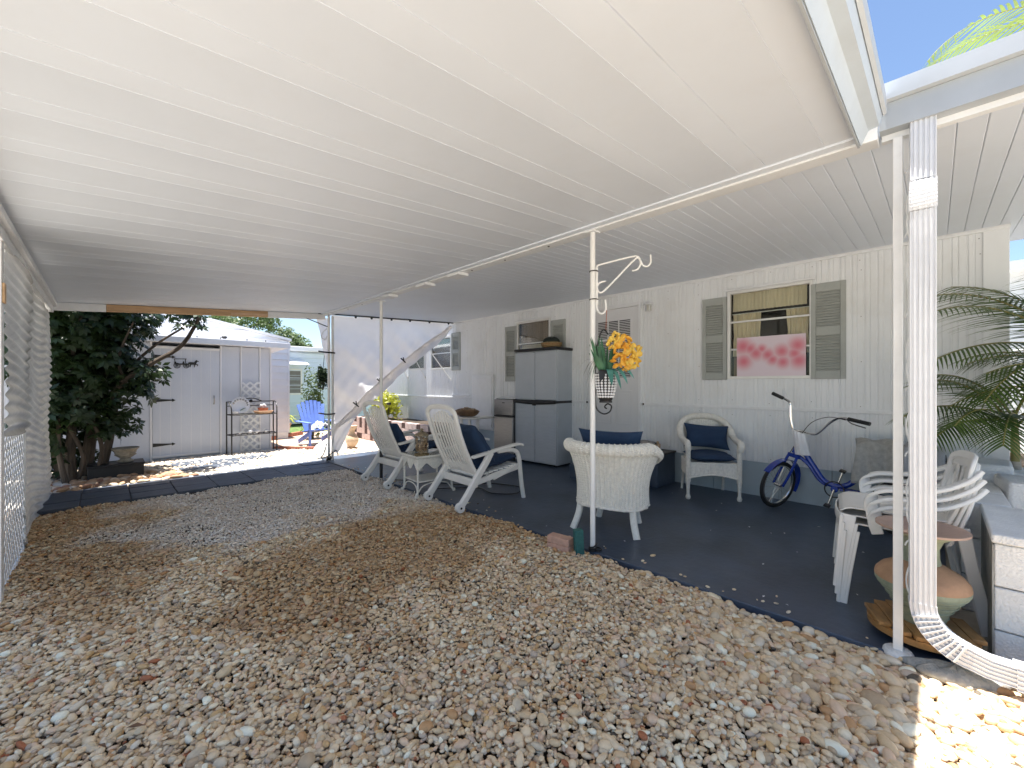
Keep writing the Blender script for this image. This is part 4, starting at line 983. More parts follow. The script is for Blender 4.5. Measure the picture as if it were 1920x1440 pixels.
# front panel with arched lower edge, seat skirt sides
weave_surf(lambda u_, v_: (.255, -hs_+.02+(2*hs_-.04)*u_, .245+.04*math.sin(math.pi*u_)+(.165-.04*math.sin(math.pi*u_))*v_), 160, 40, 20, 20, .004, 'front_apron')
MB().tube([(.258, -hs_+.02+(2*hs_-.04)*k/16, .245+.04*math.sin(math.pi*k/16)) for k in range(17)], .009, 6).build('apron_edge', M['wicker'], wc)
for s_ in (-1, 1):
    weave_surf(lambda u_, v_, s_=s_: (.24-.46*u_, s_*(hs_-.015*u_), .25+.16*v_), 100, 30, 14, 16, .004, 'side_panel')
    # front post / leg wrapped
    def legw(u_, v_, s_=s_):
        a = 2*math.pi*u_; r_ = .024+.0022*math.sin(v_*60*math.pi); return (.25+r_*math.cos(a)*1.15, s_*hs_+r_*math.sin(a)*1.15, .20+.42*v_)
    MB().grid(legw, 12, 120, True).build('front_post', M['wicker'], wc)
    MB().tube(smoothpath([(.25, s_*hs_, .21), (.25, s_*hs_, .10), (.25, s_*hs_, .04), (.25, s_*hs_, .0)], 3), [.024, .022, .02, .018, .017, .018, .024, .028, .024, .018][:10], 10).build('leg', M['wicker'], wc)
    MB().tube([(-.20, s_*(hs_-.04), .26), (-.27, s_*(hs_-.03), 0)], .016, 8).build('leg', M['wicker'], wc)
    # arm roll: from front curl back up to the hoop
    path = smoothpath([(.27, s_*(hs_+.005), .56), (.285, s_*(hs_+.01), .615), (.25, s_*(hs_+.01), .645), (.10, s_*(hs_+.015), .65), (-.06, s_*(hs_+.02), .69), (-.20, s_*(hs_-.00), .77)], 6)
    MB().tube(path, .034, 12).build('armrest', M['wicker'], wc, label=None)
hoop = smoothpath([(-.06, -hs_-.02, .69), (-.16, -hs_-.01, .78), (-.24, -hs_*.80, .865), (-.275, -hs_*.42, .905), (-.285, 0, .915), (-.275, hs_*.42, .905), (-.24, hs_*.80, .865), (-.16, hs_+.01, .78), (-.06, hs_+.02, .69)], 6)
def hoopw(u_, v_):
    i = v_*(len(hoop)-1); k = min(int(i), len(hoop)-2); p = hoop[k].lerp(hoop[k+1], i-k); tg = (hoop[k+1]-hoop[k]).normalized()
    a_ = V(1, 0, 0).cross(tg).normalized(); b_ = tg.cross(a_); r_ = .038+.0025*math.sin(v_*110*math.pi); a = 2*math.pi*u_
    return p+a_*r_*math.cos(a)+b_*r_*.8*math.sin(a)
MB().grid(hoopw, 14, 240, True).build('back_hoop', M['wicker'], wc)
def backp(u_, v_):
    y = -hs_*.86+2*hs_*.86*u_; top = .885-.10*(abs(y)/hs_)**2.4; return (-.20-.065*v_+.02*math.cos(math.pi*(u_-.5))*-1, y, .42+(top-.42)*v_)
weave_surf(backp, 160, 70, 18, 36, .004, 'woven_back')
MB().box(-.22, .25, -hs_+.01, hs_-.01, .395, .42).build('seat', M['wicker'], wc, bevel=.008)
ca = math.atan2(-.56, -.83)
def wloc(x, y, z): return (5.12+x*math.cos(ca)-y*math.sin(ca), 1.90+x*math.sin(ca)+y*math.cos(ca), z)
pillow('seat_cushion', 'navy seat cushion on the wicker armchair by the wall', wloc(.02, 0, .47), (0, 0, ca), .50, .48, .11, pinch=.02)
q = pillow('throw_pillow', 'navy lumbar pillow against the back of the wicker armchair', wloc(-.10, .01, .68), (0, 0, 0), .30, .52, .14, pinch=.12)
q.rotation_euler = (Matrix.Rotation(ca, 3, 'Z') @ Matrix.Rotation(R(70), 3, 'Y') @ Matrix.Rotation(R(-4), 3, 'Z')).to_euler()
# ---------------------------------------------------------------- bricks at the post
b1 = thing('brick_pair', 'two pink bricks stacked beside the round post', 'bricks', (2.60, 2.13, 0), R(100))
for k in range(2):
    MB().box(-.10, .10, -.045, .045, .0+k*.058, .056+k*.058).build('brick', M['pinkbrick'], b1, bevel=.005)
b1.location = (2.625, 2.12, -.03); b1.rotation_euler = (0, 0, R(97))
gbk = MB().box(-.035, .035, -.03, .03, 0, .20).build('green_block', M['greenblock'], bevel=.006); gbk.location = (2.655, 1.955, -.025); gbk.rotation_euler = (R(3), R(-4), R(-35)); tag(gbk, 'dark green block standing on end against the round post', 'block')
cd = MB().tube(smoothpath([(2.72, 1.86, .01), (2.77, 1.83, .012), (2.80, 1.87, .012), (2.77, 1.92, .012), (2.71, 1.90, .03), (2.70, 1.85, .05), (2.76, 1.86, .06), (2.79, 1.92, .012)], 5), .006, 6).build('coiled_cord', M['black']); tag(cd, 'short black cord curled round the foot of the round post', 'cord')
# ---------------------------------------------------------------- plant bracket and flower basket
br = thing('plant_bracket', 'white wire plant bracket with hooks clamped to the round post', 'bracket', (2.735, 1.885, 0), math.atan2(-.7, .714)+R(4))
r_ = .0075
MB().tube([(.032, 0, 1.93), (.032, 0, 2.22)], .011, 8).build('upright', M['post'], br)
MB().tube(smoothpath([(.032, 0, 2.16), (.036, 0, 2.225), (.06, 0, 2.245), (.30, 0, 2.31), (.36, 0, 2.315), (.385, 0, 2.28), (.405, 0, 2.245), (.44, 0, 2.24), (.465, 0, 2.27), (.465, 0, 2.33)], 5), r_, 8).build('top_arm', M['post'], br)
MB().tube(smoothpath([(.10, 0, 2.115), (.06, 0, 2.105), (.035, 0, 2.075), (.045, 0, 2.035), (.085, 0, 2.035), (.20, 0, 2.15), (.33, 0, 2.285), (.37, 0, 2.30), (.385, 0, 2.26), (.36, 0, 2.215), (.315, 0, 2.20)], 5), r_, 8).build('brace_arm', M['post'], br)
MB().tube(smoothpath([(.032, 0, 1.96), (.034, 0, 1.90), (.055, 0, 1.865), (.085, 0, 1.865), (.105, 0, 1.90), (.10, 0, 1.97)], 5), r_, 8).build('lower_hook', M['post'], br)
for z in (1.97, 2.19):
    MB().tube(arc((.008, 0, z), .032, 0, 345, 16, (1, 0, 0), (0, 1, 0)), .004, 6, closed=True).build('hose_clamp', M['iron'], br)
fbk = thing('flower_basket', 'hanging black and white beaded basket of orange silk flowers', 'flower basket', (2.735+.07, 1.885-.073, 1.175))
mchk = bpy.data.materials.new('bead_white'); 
def basket(h): return .052+.030*math.sin(min(1, h*1.25)*math.pi/2)-.004*h
MB().lathe([(.0, .0), (.045, .0), (.055, .02)]+[(basket(h/8), .02+.20*h/8) for h in range(9)]+[(.074, .215), (.06, .2)], 24).build('basket_body', M['black'], fbk)
for j in range(9):
    h = (j+.5)/9; rr2 = basket(h)+.001; n_ = 17
    for i in range(n_):
        a = 2*math.pi*(i+.5*(j % 2)*0)/n_
        MB().ball((rr2*math.cos(a), rr2*math.sin(a), .025+.19*h), (.0105, .0105, .0095), 7, 5).build('bead', M['cloth'], fbk)
MB().lathe([(0, -.012), (.05, -.012), (.05, 0), (0, 0)], 16).build('base_disc', M['black'], fbk)
ax_ = V(.714, -.7, 0)
scr = [ax_*-.075+V(0, 0, .10), ax_*-.083+V(0, 0, .02), ax_*-.07+V(0, 0, -.06), ax_*-.02+V(0, 0, -.10), ax_*.03+V(0, 0, -.085), ax_*.045+V(0, 0, -.04), ax_*.015+V(0, 0, -.022), ax_*-.008+V(0, 0, -.045), ax_*.008+V(0, 0, -.06)]
MB().tube(smoothpath(scr, 5), .006, 7).build('iron_scroll', M['black'], fbk)
MB().tube(smoothpath([ax_*-.083+V(0, 0, .02), ax_*-.085+V(0, 0, .2), ax_*-.06+V(0, 0, .46), ax_*-.02+V(0, 0, .56), ax_*.02+V(0, 0, .52)], 5), .006, 7).build('hanger', M['black'], fbk)
MB().tube([ax_*.0+V(0, 0, .54), ax_*.008+V(0, 0, .71)], .003, 5).build('hang_cord', M['redbrick'], fbk)
def leafblade(base, tip, width, bend, n_=8, sidev=None):
    base, tip = Vector(base), Vector(tip); d = tip-base; sd = (sidev or d.cross(V(0, 0, 1))); sd = sd.normalized() if sd.length > 1e-6 else V(1, 0, 0)
    vs = []; fs = []
    for i in range(n_+1):
        t_ = i/n_; p = base.lerp(tip, t_)+V(0, 0, bend*math.sin(math.pi*t_)); w_ = width*math.sin(math.pi*min(1, t_*.93+.07))**.7*.5
        up_ = d.cross(sd).normalized()*w_*.25
        vs += [p-sd*w_+up_, p, p+sd*w_+up_]
    for i in range(n_):
        a = i*3; fs += [(a, a+1, a+4, a+3), (a+1, a+2, a+5, a+4)]
    return vs, fs
def addleaf(base, tip, width, bend, m, name='leaf', par=fbk, sidev=None):
    vs, fs = leafblade(base, tip, width, bend, sidev=sidev); MB().add(vs, fs).build(name, m, par, angle=180)
rn = random.Random(4); C0 = V(0, 0, .22)
R_ = ax_; T_ = V(-.7, -.714, 0)
def loc(a, b_, c): return R_*a+T_*b_+V(0, 0, c)      # right, towards the viewer, up
for k in range(34):
    s_ = rn.uniform(-.14, .10); addleaf(loc(s_*.3, rn.uniform(-.02, .04), .22), loc(s_, rn.uniform(-.03, .06), rn.uniform(.34, .54)), .018, .01, M['faux'], sidev=R_)
for k in range(12):
    e = rn.uniform(-.24, -.11); addleaf(loc(-.04, 0, .24), loc(e, rn.uniform(-.05, .05), rn.uniform(.08, .24)), .010, .10, M['black'] if k % 2 else M['faux'])
addleaf(loc(-.03, .04, .22), loc(-.10, .07, .36), .065, .01, M['faux'], sidev=R_); addleaf(loc(0, .05, .22), loc(-.06, .09, .15), .07, .05, M['black'], sidev=R_)
for (a, c, w_) in ((.02, .12, .05), (.14, .13, .035), (.19, .17, .03), (.09, .09, .03)):
    addleaf(loc(a*.3, .05, .24), loc(a, .12, c), w_, .05, M['fauxteal'], sidev=R_)
for (cx, cz, m_, sz_) in ((.075, .335, 'petal', 1), (.135, .295, 'petaly', 1), (.06, .275, 'petal', .9), (.105, .38, 'petal', .8), (.17, .325, 'petaly', .8), (.02, .37, 'petaly', .7), (.11, .25, 'petal', .8), (.16, .26, 'petaly', .75), (.04, .41, 'petaly', .5)):
    cx = cx*1.15+.01; cz = (cz-.24)*1.35+.27; sz_ *= 1.25
    for k in range(9):
        a = k*2.4; rr2 = (.028+.022*(k/9))*sz_
        p = loc(cx, .05, cz)
        q_ = p+loc(math.cos(a)*rr2, .02+.02*rn.random(), math.sin(a)*rr2)
        MB().ball(q_, (.024*sz_, .024*sz_, .009), 9, 6, Euler((rn.uniform(-1, 1)+1.2, rn.uniform(-.8, .8), a)).to_matrix()).build('petal', M[m_], fbk)

# ---------------------------------------------------------------- monobloc chair stack
def monobloc(loc_, rot, label):
    """front = +x local"""
    t = thing('stacking_chair', label, 'chair', loc_, 0, group='stacked white resin chairs'); t.rotation_euler = rot
    m = M['plastic']; w = .255
    MB().grid(lambda u_, v_: (-.20+.49*v_, (-w+2*w*u_)*(.86+.12*v_)*(1-.10*max(0, v_-.8)/.2*(2*u_-1)**4), .445+.018*(2*u_-1)**2+.012*v_-.03*max(0, (v_-.86)/.14)**2), 18, 18).build('seat', m, t, solid=.008)
    MB().grid(lambda u_, v_: (.292+.014*math.sin(math.pi*u_)-.02*(2*u_-1)**4+.004*v_, (-w+2*w*u_)*.97, .43-.075*v_-.0*u_+.03*v_*(math.sin(math.pi*u_))), 18, 3).build('front_lip', m, t, solid=.007)
    for s_ in (-1, 1):
        path = smoothpath([(.135, s_*.255, .44), (.15, s_*.268, .51), (.135, s_*.278, .58), (.08, s_*.283, .612), (-.03, s_*.285, .62), (-.14, s_*.278, .645), (-.24, s_*.25, .70), (-.29, s_*.225, .75)], 5)
        n_ = len(path); wd_ = [.055+.012*math.sin(math.pi*i/(n_-1)) for i in range(n_)]
        sides = [V(1, 0, 0).lerp(V(0, 1, 0), max(0, min(1, (p.z-.53)/.07))) for p in path]
        MB().band(path, wd_, .020, [tuple(q_) for q_ in sides]).build('arm', m, t)
        MB().band([(.315, s_*.262, 0), (.300, s_*.257, .20), (.283, s_*.250, .435)], [.045, .055, .075], .018, (0, 1, 0)).build('leg', m, t)
        MB().band([(.295, s_*.275, 0), (.275, s_*.268, .20), (.250, s_*.258, .435)], [.045, .055, .075], .014, (1, 0, 0)).build('leg', m, t)
        MB().band([(-.30, s_*.25, 0), (-.262, s_*.24, .20), (-.225, s_*.225, .44)], .055, .020, (1, 0, 0)).build('leg', m, t)
        MB().band([(-.30, s_*.235, 0), (-.262, s_*.225, .20), (-.225, s_*.21, .44)], .05, .014, (0, 1, 0)).build('leg', m, t)
    def Bk(v_, y): return V(-.195-.105*v_-.02*math.sin(math.pi*v_)+.05*(y/.25)**2*1.0, y, .43+.375*v_)
    fr_ = [Bk(.0, -.20), Bk(.25, -.215), Bk(.5, -.23), Bk(.75, -.228)]+[Bk(.86+.14*math.sin(R(a)), .225*math.copysign(abs(math.cos(R(a)))**.6, math.cos(R(a)))) for a in range(180, -1, -18)]+[Bk(.75, .228), Bk(.5, .23), Bk(.25, .215), Bk(.0, .20)]
    sides = []
    for i, p in enumerate(fr_):
        tg = (fr_[min(i+1, len(fr_)-1)]-fr_[max(i-1, 0)]).normalized(); sides.append(tuple(tg.cross(V(.94, 0, .34))))
    MB().band(fr_, .045, .018, sides).build('back_frame', m, t)
    MB().grid(lambda u_, v_: Bk(.80+.19*v_*math.sin(math.pi*(.08+.84*u_))**.35, -.20+.40*u_), 14, 4).build('head_panel', m, t, solid=.01)
    for i in range(6):
        y = -.145+i*.058; MB().band([Bk(.0+.82*k/6, y*(.75+.25*k/6)) for k in range(7)], .032, .010, (0, 1, 0)).build('slat', m, t)
    MB().grid(lambda u_, v_: Bk(-.06+.10*v_, -.20+.40*u_), 12, 2).build('lower_rail', m, t, solid=.01)
    return t
ang = math.atan2(.42, -.06)
SP = V(3.47, .14, 0); s0 = monobloc(tuple(SP), (0, 0, ang), 'bottom white resin chair of the stack beside the downspout')
fwd = V(math.cos(ang), math.sin(ang), 0)
s1 = dup(s0, SP+V(0, 0, .046)+fwd*.008, ang, 'middle white resin chair of the stack beside the downspout')
s2 = dup(s0, SP+V(0, 0, .092)+fwd*.016, ang, 'topmost white resin chair of the stack beside the downspout')
# ---------------------------------------------------------------- urn and caddy
ur = thing('clay_urn', 'wide green and orange clay urn with flared rim behind the downspout', 'urn', (2.995, .055, .092))
prof1 = [(0, 0), (.08, 0), (.09, .02), (.108, .08), (.152, .15), (.180, .185), (.182, .205)]
prof2 = [(.182, .2055), (.178, .228), (.155, .258), (.11, .285), (.075, .305)]
prof3 = [(.075, .3055), (.07, .33), (.068, .38), (.085, .425), (.13, .455), (.165, .470)]
MB().lathe(prof1, 36).build('urn_body', M['green_glaze'], ur, angle=60); MB().lathe(prof2, 36).build('shoulder', M['terra'], ur, angle=60)
MB().lathe(prof3, 36).build('neck', M['green_glaze'], ur, angle=60); MB().lathe([(.165, .4705), (.178, .474), (.178, .484), (.165, .486), (.10, .455), (.05, .44), (.0, .44)], 36).build('rim', M['rim'], ur, angle=60)
for z, r_ in ((.05, .099), (.09, .116), (.12, .135), (.15, .153), (.17, .168)):
    MB().tube(arc((0, 0, z), r_+.001, 0, 350, 40, (1, 0, 0), (0, 1, 0)), .003, 5, closed=True).build('groove_ring', M['green_glaze'], ur)
pc = thing('plant_caddy', 'round slatted wooden plant caddy under the clay urn', 'plant caddy', (2.995, .055, 0), R(20))
for k in range(7):
    y = -.174+k*.058; h = math.sqrt(max(.001, .205**2-(abs(y)+.0)**2)); h = max(h, .08)
    MB().box(-h, h, y-.027, y+.027, .072, .092).build('slat', M['woodor'], pc, bevel=.004)
MB().lathe([(.188, .040), (.210, .040), (.212, .071), (.188, .071)], 36).build('rim_band', M['woodor'], pc)
MB().box(-.185, .185, -.035, .035, .03, .071).build('cross_bar', M['woodor'], pc)
for a in range(4): 
    x, yy = .14*math.cos(a*1.571+.78), .14*math.sin(a*1.571+.78); MB().tube([(x-.01, yy, .021), (x+.012, yy, .021)], .021, 12).build('castor', M['black'], pc)
MB().box(-.18, -.03, -.10, -.06, .012, .04).build('frame_bar', M['black'], pc)
# ---------------------------------------------------------------- block wall
bwl = thing('block_wall', 'low white painted block wall at the open side of the patio', 'wall', (0, 0, 0))
def blk(x0, x1, y0, y1, z0, z1, m=M['block'], bv=.006): MB().box(x0, x1, y0, y1, z0, z1).build('block', m, bwl, bevel=bv)
for k in range(3):
    z0 = -.06+k*.205; off = 0
    xs = [3.0, 3.395, 3.70] if k % 2 == 0 else [3.0, 3.20, 3.595, 3.70]
    for a, b_ in zip(xs, xs[1:]): blk(a+.003, b_-.003, -.388, -.192, z0+.003, z0+.202)
MB().box(3.004, 3.70, -.1915, -.186, -.05, .545).build('rough_face', M['blockraw'], bwl)
MB().box(2.99, 3.705, -.40, -.182, .556, .60).build('cap_slab', M['block'], bwl, bevel=.008)
for k in range(3):
    z0 = -.06+k*.222
    xs = [3.71, 4.10, 4.49, 4.88, 5.27] if k % 2 == 0 else [3.71, 3.9, 4.3, 4.7, 5.1, 5.27]
    for a, b_ in zip(xs, xs[1:]): blk(a+.003, b_-.003, -.305, -.105, z0+.003, z0+.219)
for k, (x, y, z, rz) in enumerate([(4.35, -.40, .58, .1), (4.78, -.30, .63, -.05), (4.95, -.47, .56, .05)]):
    o = MB().box(-.20, .20, -.095, .095, -.095, .095).build('block', M['block'], bwl, bevel=.02); o.location = (x, y, z); o.rotation_euler = (0, 0, rz)
so_ = MB().box(3.72, 9, -4, -.31, -.05, .36).build('planting_bed', M['soil'], kind='structure')
# fieldstone at the post foot
fs_ = MB().grid(lambda u_, v_: V(.17*math.sin(math.pi*v_)*math.cos(2*math.pi*u_)*(1+.15*math.sin(5*u_*6.28)), .06*math.sin(math.pi*v_)*math.sin(2*math.pi*u_)*(1+.2*math.sin(3*u_*6.28)), .04*math.cos(math.pi*v_)*(1+.2*math.sin(9*u_*6.28))), 20, 10, True).build('edging_stone', M['blockraw']); fs_.location = (2.735, -.06, -.005); fs_.rotation_euler = (0, 0, R(-75)); tag(fs_, 'long rough grey stone at the foot of the scroll post', 'stone')

# ---------------------------------------------------------------- tricycle
tr = thing('tricycle', 'blue step-through tricycle with chrome handlebars leaning by the home', 'tricycle', (0, 0, 0))
TX = 5.10
def cyl(p, q, r1, name, m, par=tr, n_=12): return MB().tube([p, q], r1, n_).build(name, m, par)
FW = V(5.08, 1.17, .25); stc = R(66)      # steered wheel
def wheel(c, rad, yaw, name='wheel', par=tr, up=V(0, 0, 1)):
    ax = V(math.cos(yaw), math.sin(yaw), 0); fw = V(-math.sin(yaw), math.cos(yaw), 0); up = (up-fw*up.dot(fw)).normalized(); ax = fw.cross(up)
    ty = MB().tube(arc(c, rad-.018, 0, 352.5, 47, fw, up), .019, 10, closed=True).build(name, M['tyre'], par)
    MB().tube(arc(c, rad-.042, 0, 352.5, 47, fw, up), .011, 8, closed=True).build('rim', M['chrome'], ty)
    MB().tube([c-ax*.035, c+ax*.035], .018, 12).build('hub', M['chrome'], ty)
    for k in range(24):
        a = 2*math.pi*k/24; off = .7*(1 if k % 2 else -1); s_ = ax*(.022 if (k//2) % 2 else -.022)
        p = c+s_+(fw*math.cos(a+off)+up*math.sin(a+off))*.018; q_ = c+(fw*math.cos(a)+up*math.sin(a))*(rad-.045)
        MB().tube([p, q_], .0014, 4).build('spoke', M['chrome'], ty)
    return ty, ax, fw
UPW = V(.10, -.22, 1).normalized(); tyr, axw, fww = wheel(FW, .25, stc, up=UPW)
# reflector-like chrome mudguard stay and fender
def fender(c, rad, ax, fw, a0, a1, m):
    pts = arc(c, rad+.028, a0, a1, 22, fw, UPW); MB().band(pts, .065, .006, ax).build('mudguard', m, tr)
fender(FW, .25, axw, fww, 35, 200, M['blue'])
HB = V(5.10, 1.03, .60)                    # lower head tube
HT = V(5.10, .985, .73)
for s_ in (-1, 1):
    MB().tube(smoothpath([FW+axw*.052*s_, FW+axw*.055*s_+V(0, -.07, .16), HB+axw*.045*s_+V(0, .01, -.03)], 5), .013, 8).build('fork_blade', M['blue'], tr)
MB().band([HB+axw*.06-V(0, 0, .03), HB-axw*.06-V(0, 0, .03)], .04, .03, (0, 0, 1)).build('fork_crown', M['blue'], tr)
cyl(HB, HT, .024, 'head_tube', M['blue'])
BB = V(5.10, .69, .29)
MB().tube(smoothpath([HT-V(0, 0, .03), V(5.10, .93, .60), V(5.10, .85, .46), V(5.10, .775, .35), V(5.10, .67, .315), V(5.10, .57, .36), V(5.10, .47, .50)], 6), .026, 12).build('main_tube', M['blue'], tr)
MB().tube(smoothpath([HB+V(0, 0, .0), V(5.10, .91, .50), V(5.10, .82, .36), BB+V(0, .06, .02)], 6), .018, 10).build('lower_tube', M['blue'], tr)
cyl(V(5.10, .49, .46), V(5.10, .36, .70), .017, 'seat_tube', M['blue'])
cyl(V(5.135, .65, .29), V(5.135, .17, .26), .014, 'chain_stay', M['blue']); cyl(V(5.065, .65, .29), V(5.065, .17, .26), .014, 'chain_stay', M['blue'])
cyl(BB-V(.06, 0, 0), BB+V(.06, 0, 0), .03, 'bottom_bracket', M['blue'], n_=16)
MB().tube(arc(BB-V(.062, 0, 0), .075, 0, 352, 31, (0, 1, 0), (0, 0, 1)), .006, 6, closed=True).build('chain_ring', M['black'], tr)
cyl(BB-V(.075, 0, 0), BB+V(-.085, .045, -.15), .010, 'crank', M['chrome']); cyl(BB+V(.075, 0, 0), BB+V(.085, -.045, .15), .010, 'crank', M['chrome'])
for c in (BB+V(-.13, .045, -.15), BB+V(.10, -.045, .16)):
    MB().cbox(c, (.09, .05, .02), (R(20), 0, 0)).build('pedal', M['black'], tr, bevel=.004)
# stem and handlebar
cyl(HT, HT+V(0, -.02, .09), .013, 'stem', M['chrome'])
ct = HT+V(0, -.02, .10)
def hb(s_):
    k = axw*s_
    return smoothpath([ct, ct+k*.05+V(0, .02, .0), ct+k*.10+V(0, .02, .03), ct+k*.17+fww*-.03+V(0, 0, .17), ct+k*.23+fww*-.09+V(0, 0, .25), ct+k*.26+fww*-.22+V(0, 0, .27)], 6)
# the wheel and bar are steered: one grip stands toward the wall side, the other toward the viewer's right
MB().tube(smoothpath([ct, ct+V(-.03, .06, .01), ct+V(-.04, .085, .12), ct+V(-.04, .09, .27)], 6), .011, 8).build('handlebar', M['chrome'], tr)
MB().tube(smoothpath([ct+V(-.04, .09, .26), ct+V(-.045, .10, .30), ct+V(-.10, .15, .345)], 5), .012, 8).build('handlebar', M['chrome'], tr)
cyl(ct+V(-.09, .145, .335), ct+V(-.16, .22, .385), .018, 'grip', M['black'])
MB().tube(smoothpath([ct, ct+V(-.03, -.07, -.02), ct+V(-.05, -.14, -.01), ct+V(-.07, -.24, .10), ct+V(-.10, -.32, .155), ct+V(-.14, -.40, .15)], 6), .011, 8).build('handlebar', M['chrome'], tr)
cyl(ct+V(-.13, -.39, .152), ct+V(-.20, -.55, .12), .018, 'grip', M['black'])
MB().tube(smoothpath([ct+V(-.12, -.38, .14), ct+V(-.15, -.42, .11), ct+V(-.19, -.52, .08)], 4), .006, 6).build('brake_lever', M['chrome'], tr)
MB().tube(smoothpath([ct+V(-.12, -.37, .14), ct+V(-.10, -.24, .16), ct+V(-.06, -.10, .10), ct+V(-.03, .0, -.04), HB+V(-.03, .03, 0)], 5), .0035, 5).build('brake_cable', M['black'], tr)
for s_ in (-1, 1): wheel(V(5.10+s_*.27, .17, .25), .25, 0)
cyl(V(4.83, .17, .25), V(5.37, .17, .25), .012, 'rear_axle', M['black'])
MB().ball((5.10, .36, .72), (.11, .14, .05), 16, 8).build('saddle', M['black'], tr)
# cloth over the stem, towel over the saddle and basket
def drape(name, label, fn, nu, nv, m, cat='towel'):
    o = MB().grid(fn, nu, nv).build(name, m, angle=180, solid=.008); return tag(o, label, cat)
drape('white_cloth', 'white cloth hung over the tricycle stem', lambda u_, v_: (5.06-.03*math.cos((u_-.5)*3)-.012*math.sin(v_*5)+.004*math.sin(u_*25), 1.045-.13*u_-.03*v_+.02*(1-v_)*(u_-.5), .85-.26*v_-.05*u_*(1-v_)), 20, 20, M['cloth'])
def tw(u_, v_):
    a = (u_-.5); y = .53-.34*v_; r_ = .20
    if abs(a) < .2: x = a*1.0; z = .795-.6*a*a
    else: x = math.copysign(.2+.06*(abs(a)-.2)/.3, a); z = .77-(abs(a)-.2)*1.15
    z -= .06*max(0, v_-.7)+.05*max(0, .25-v_); z += .012*math.sin(v_*11+a*5)
    return (5.08+x*.75+.010*math.sin(v_*17+a*9), y+.02*math.sin(a*9), z+.0)
drape('grey_towel', 'grey towelling draped over the tricycle saddle', tw, 40, 40, M['towel'])
def tw2(u_, v_):
    a = (u_-.5); y = .19-.24*v_
    if abs(a) < .2: x = a*1.2; z = .77
    else: x = math.copysign(.24+.03*(abs(a)-.2)/.3, a); z = .77-(abs(a)-.2)*.8
    return (5.06+x+.012*math.sin(v_*14+a*5), y, z-.03*v_+.01*math.sin(v_*9))
drape('striped_towel', 'pale striped towel draped over the rear basket', tw2, 36, 36, mat('pale_towel', (.58, .58, .60), .95, var=.15, vscale=40, bump=.8, bscale=200, stretch=(1, 8, 1)))
bkx = thing('rear_basket', 'black wire basket on the back of the tricycle', 'basket', (5.08, .06, .50))
for z in (0, .09, .18): MB().tube([(-.22, -.12, z), (.22, -.12, z), (.22, .12, z), (-.22, .12, z)], .004, 5, closed=True).build('hoop_wire', M['black'], bkx)
for k in range(10):
    x = -.22+k*.049; MB().tube([(x, -.12, .18), (x, -.12, 0), (x, .12, 0), (x, .12, .18)], .0025, 4).build('wire', M['black'], bkx)

# ---------------------------------------------------------------- palms on the right
def frond(base, az, length, elev, droop, nleaf, leaflen, m, par, seed, roll=0, wid=.017, name='frond'):
    rr = random.Random(seed); base = Vector(base); pts = []; n_ = 18
    d = V(math.cos(az)*math.cos(elev), math.sin(az)*math.cos(elev), math.sin(elev)); p = base.copy(); e = elev
    for i in range(n_+1):
        pts.append(p.copy()); e -= droop/n_*(.4+1.2*i/n_)
        p = p+V(math.cos(az)*math.cos(e), math.sin(az)*math.cos(e), math.sin(e))*length/n_
    fo = MB().tube(pts, [.009*(1-.8*i/n_)+.0015 for i in range(n_+1)], 6).build(name, M['rachis'], par)
    sidev = V(-math.sin(az), math.cos(az), 0); mb = MB()
    for k in range(nleaf):
        t_ = .16+.83*k/(nleaf-1); i = min(int(t_*n_), n_-1); q = pts[i].lerp(pts[i+1], t_*n_-i); tg = (pts[i+1]-pts[i]).normalized()
        nrm = sidev.cross(tg).normalized()
        L = leaflen*(math.sin(math.pi*min(1, t_*.82+.12))**.7)*rr.uniform(.88, 1.08)
        for s_ in (-1, 1):
            fwdk = .55+.5*t_
            dirv = (sidev*s_*math.cos(roll)+tg*fwdk+nrm*(.18+rr.uniform(-.08, .08))).normalized()
            vs = []; fs = []; pp_ = q.copy(); dv = dirv.copy(); m_ = 6
            wv = dv.cross(nrm).normalized()
            for j in range(m_+1):
                w_ = wid*(1-(j/m_)**1.5)*.5+.0008
                vs += [pp_-wv*w_, pp_+wv*w_]
                dv = (dv+V(0, 0, -.035-.02*j)).normalized(); pp_ = pp_+dv*L/m_
            fs = [(2*j, 2*j+1, 2*j+3, 2*j+2) for j in range(m_)]
            mb.add(vs, fs)
    mb.build('leaflets', m, fo, angle=180, smooth=False); return fo
pa = thing('palm', 'small feathery palm growing behind the low block wall', 'palm', (5.02, -.44, .36))
MB().tube(smoothpath([(.0, 0, 0), (-.02, .01, .18), (-.05, .015, .38)], 4), [.045, .042, .04, .038, .036, .034, .03, .028, .026], 12).build('trunk', M['palmtrunk'], pa)
MB().tube(smoothpath([(-.05, .015, .36), (-.06, .02, .55), (-.06, .02, .75)], 4), [.026, .026, .025, .024, .022, .02, .018, .016, .012], 10).build('crown_shaft', M['rachis'], pa)
AZ = lambda dx, dy: math.atan2(dy, dx)
for i, (dx, dy, L, el, dr2) in enumerate([(-1, .85, .95, 50, 70), (-.9, .4, .85, 25, 60), (-.7, 1, .75, 60, 80), (-1, -.35, .9, 55, 80), (.2, -1, 1.0, 55, 80), (-1, .7, .8, 12, 50), (-.7, -.8, 1.0, 40, 70), (-1, .15, .8, 10, 55), (-1, 1.0, .9, 30, 62)]):
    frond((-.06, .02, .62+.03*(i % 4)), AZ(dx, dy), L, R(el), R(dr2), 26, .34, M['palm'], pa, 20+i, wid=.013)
pb = thing('palm', 'taller palm at the corner of the home with fronds across the siding', 'palm', (5.25, -.80, .36))
MB().tube([(0, 0, 0), (.02, 0, .6), (0, .0, 1.0)], [.05, .045, .04], 12).build('trunk', M['palmtrunk'], pb)
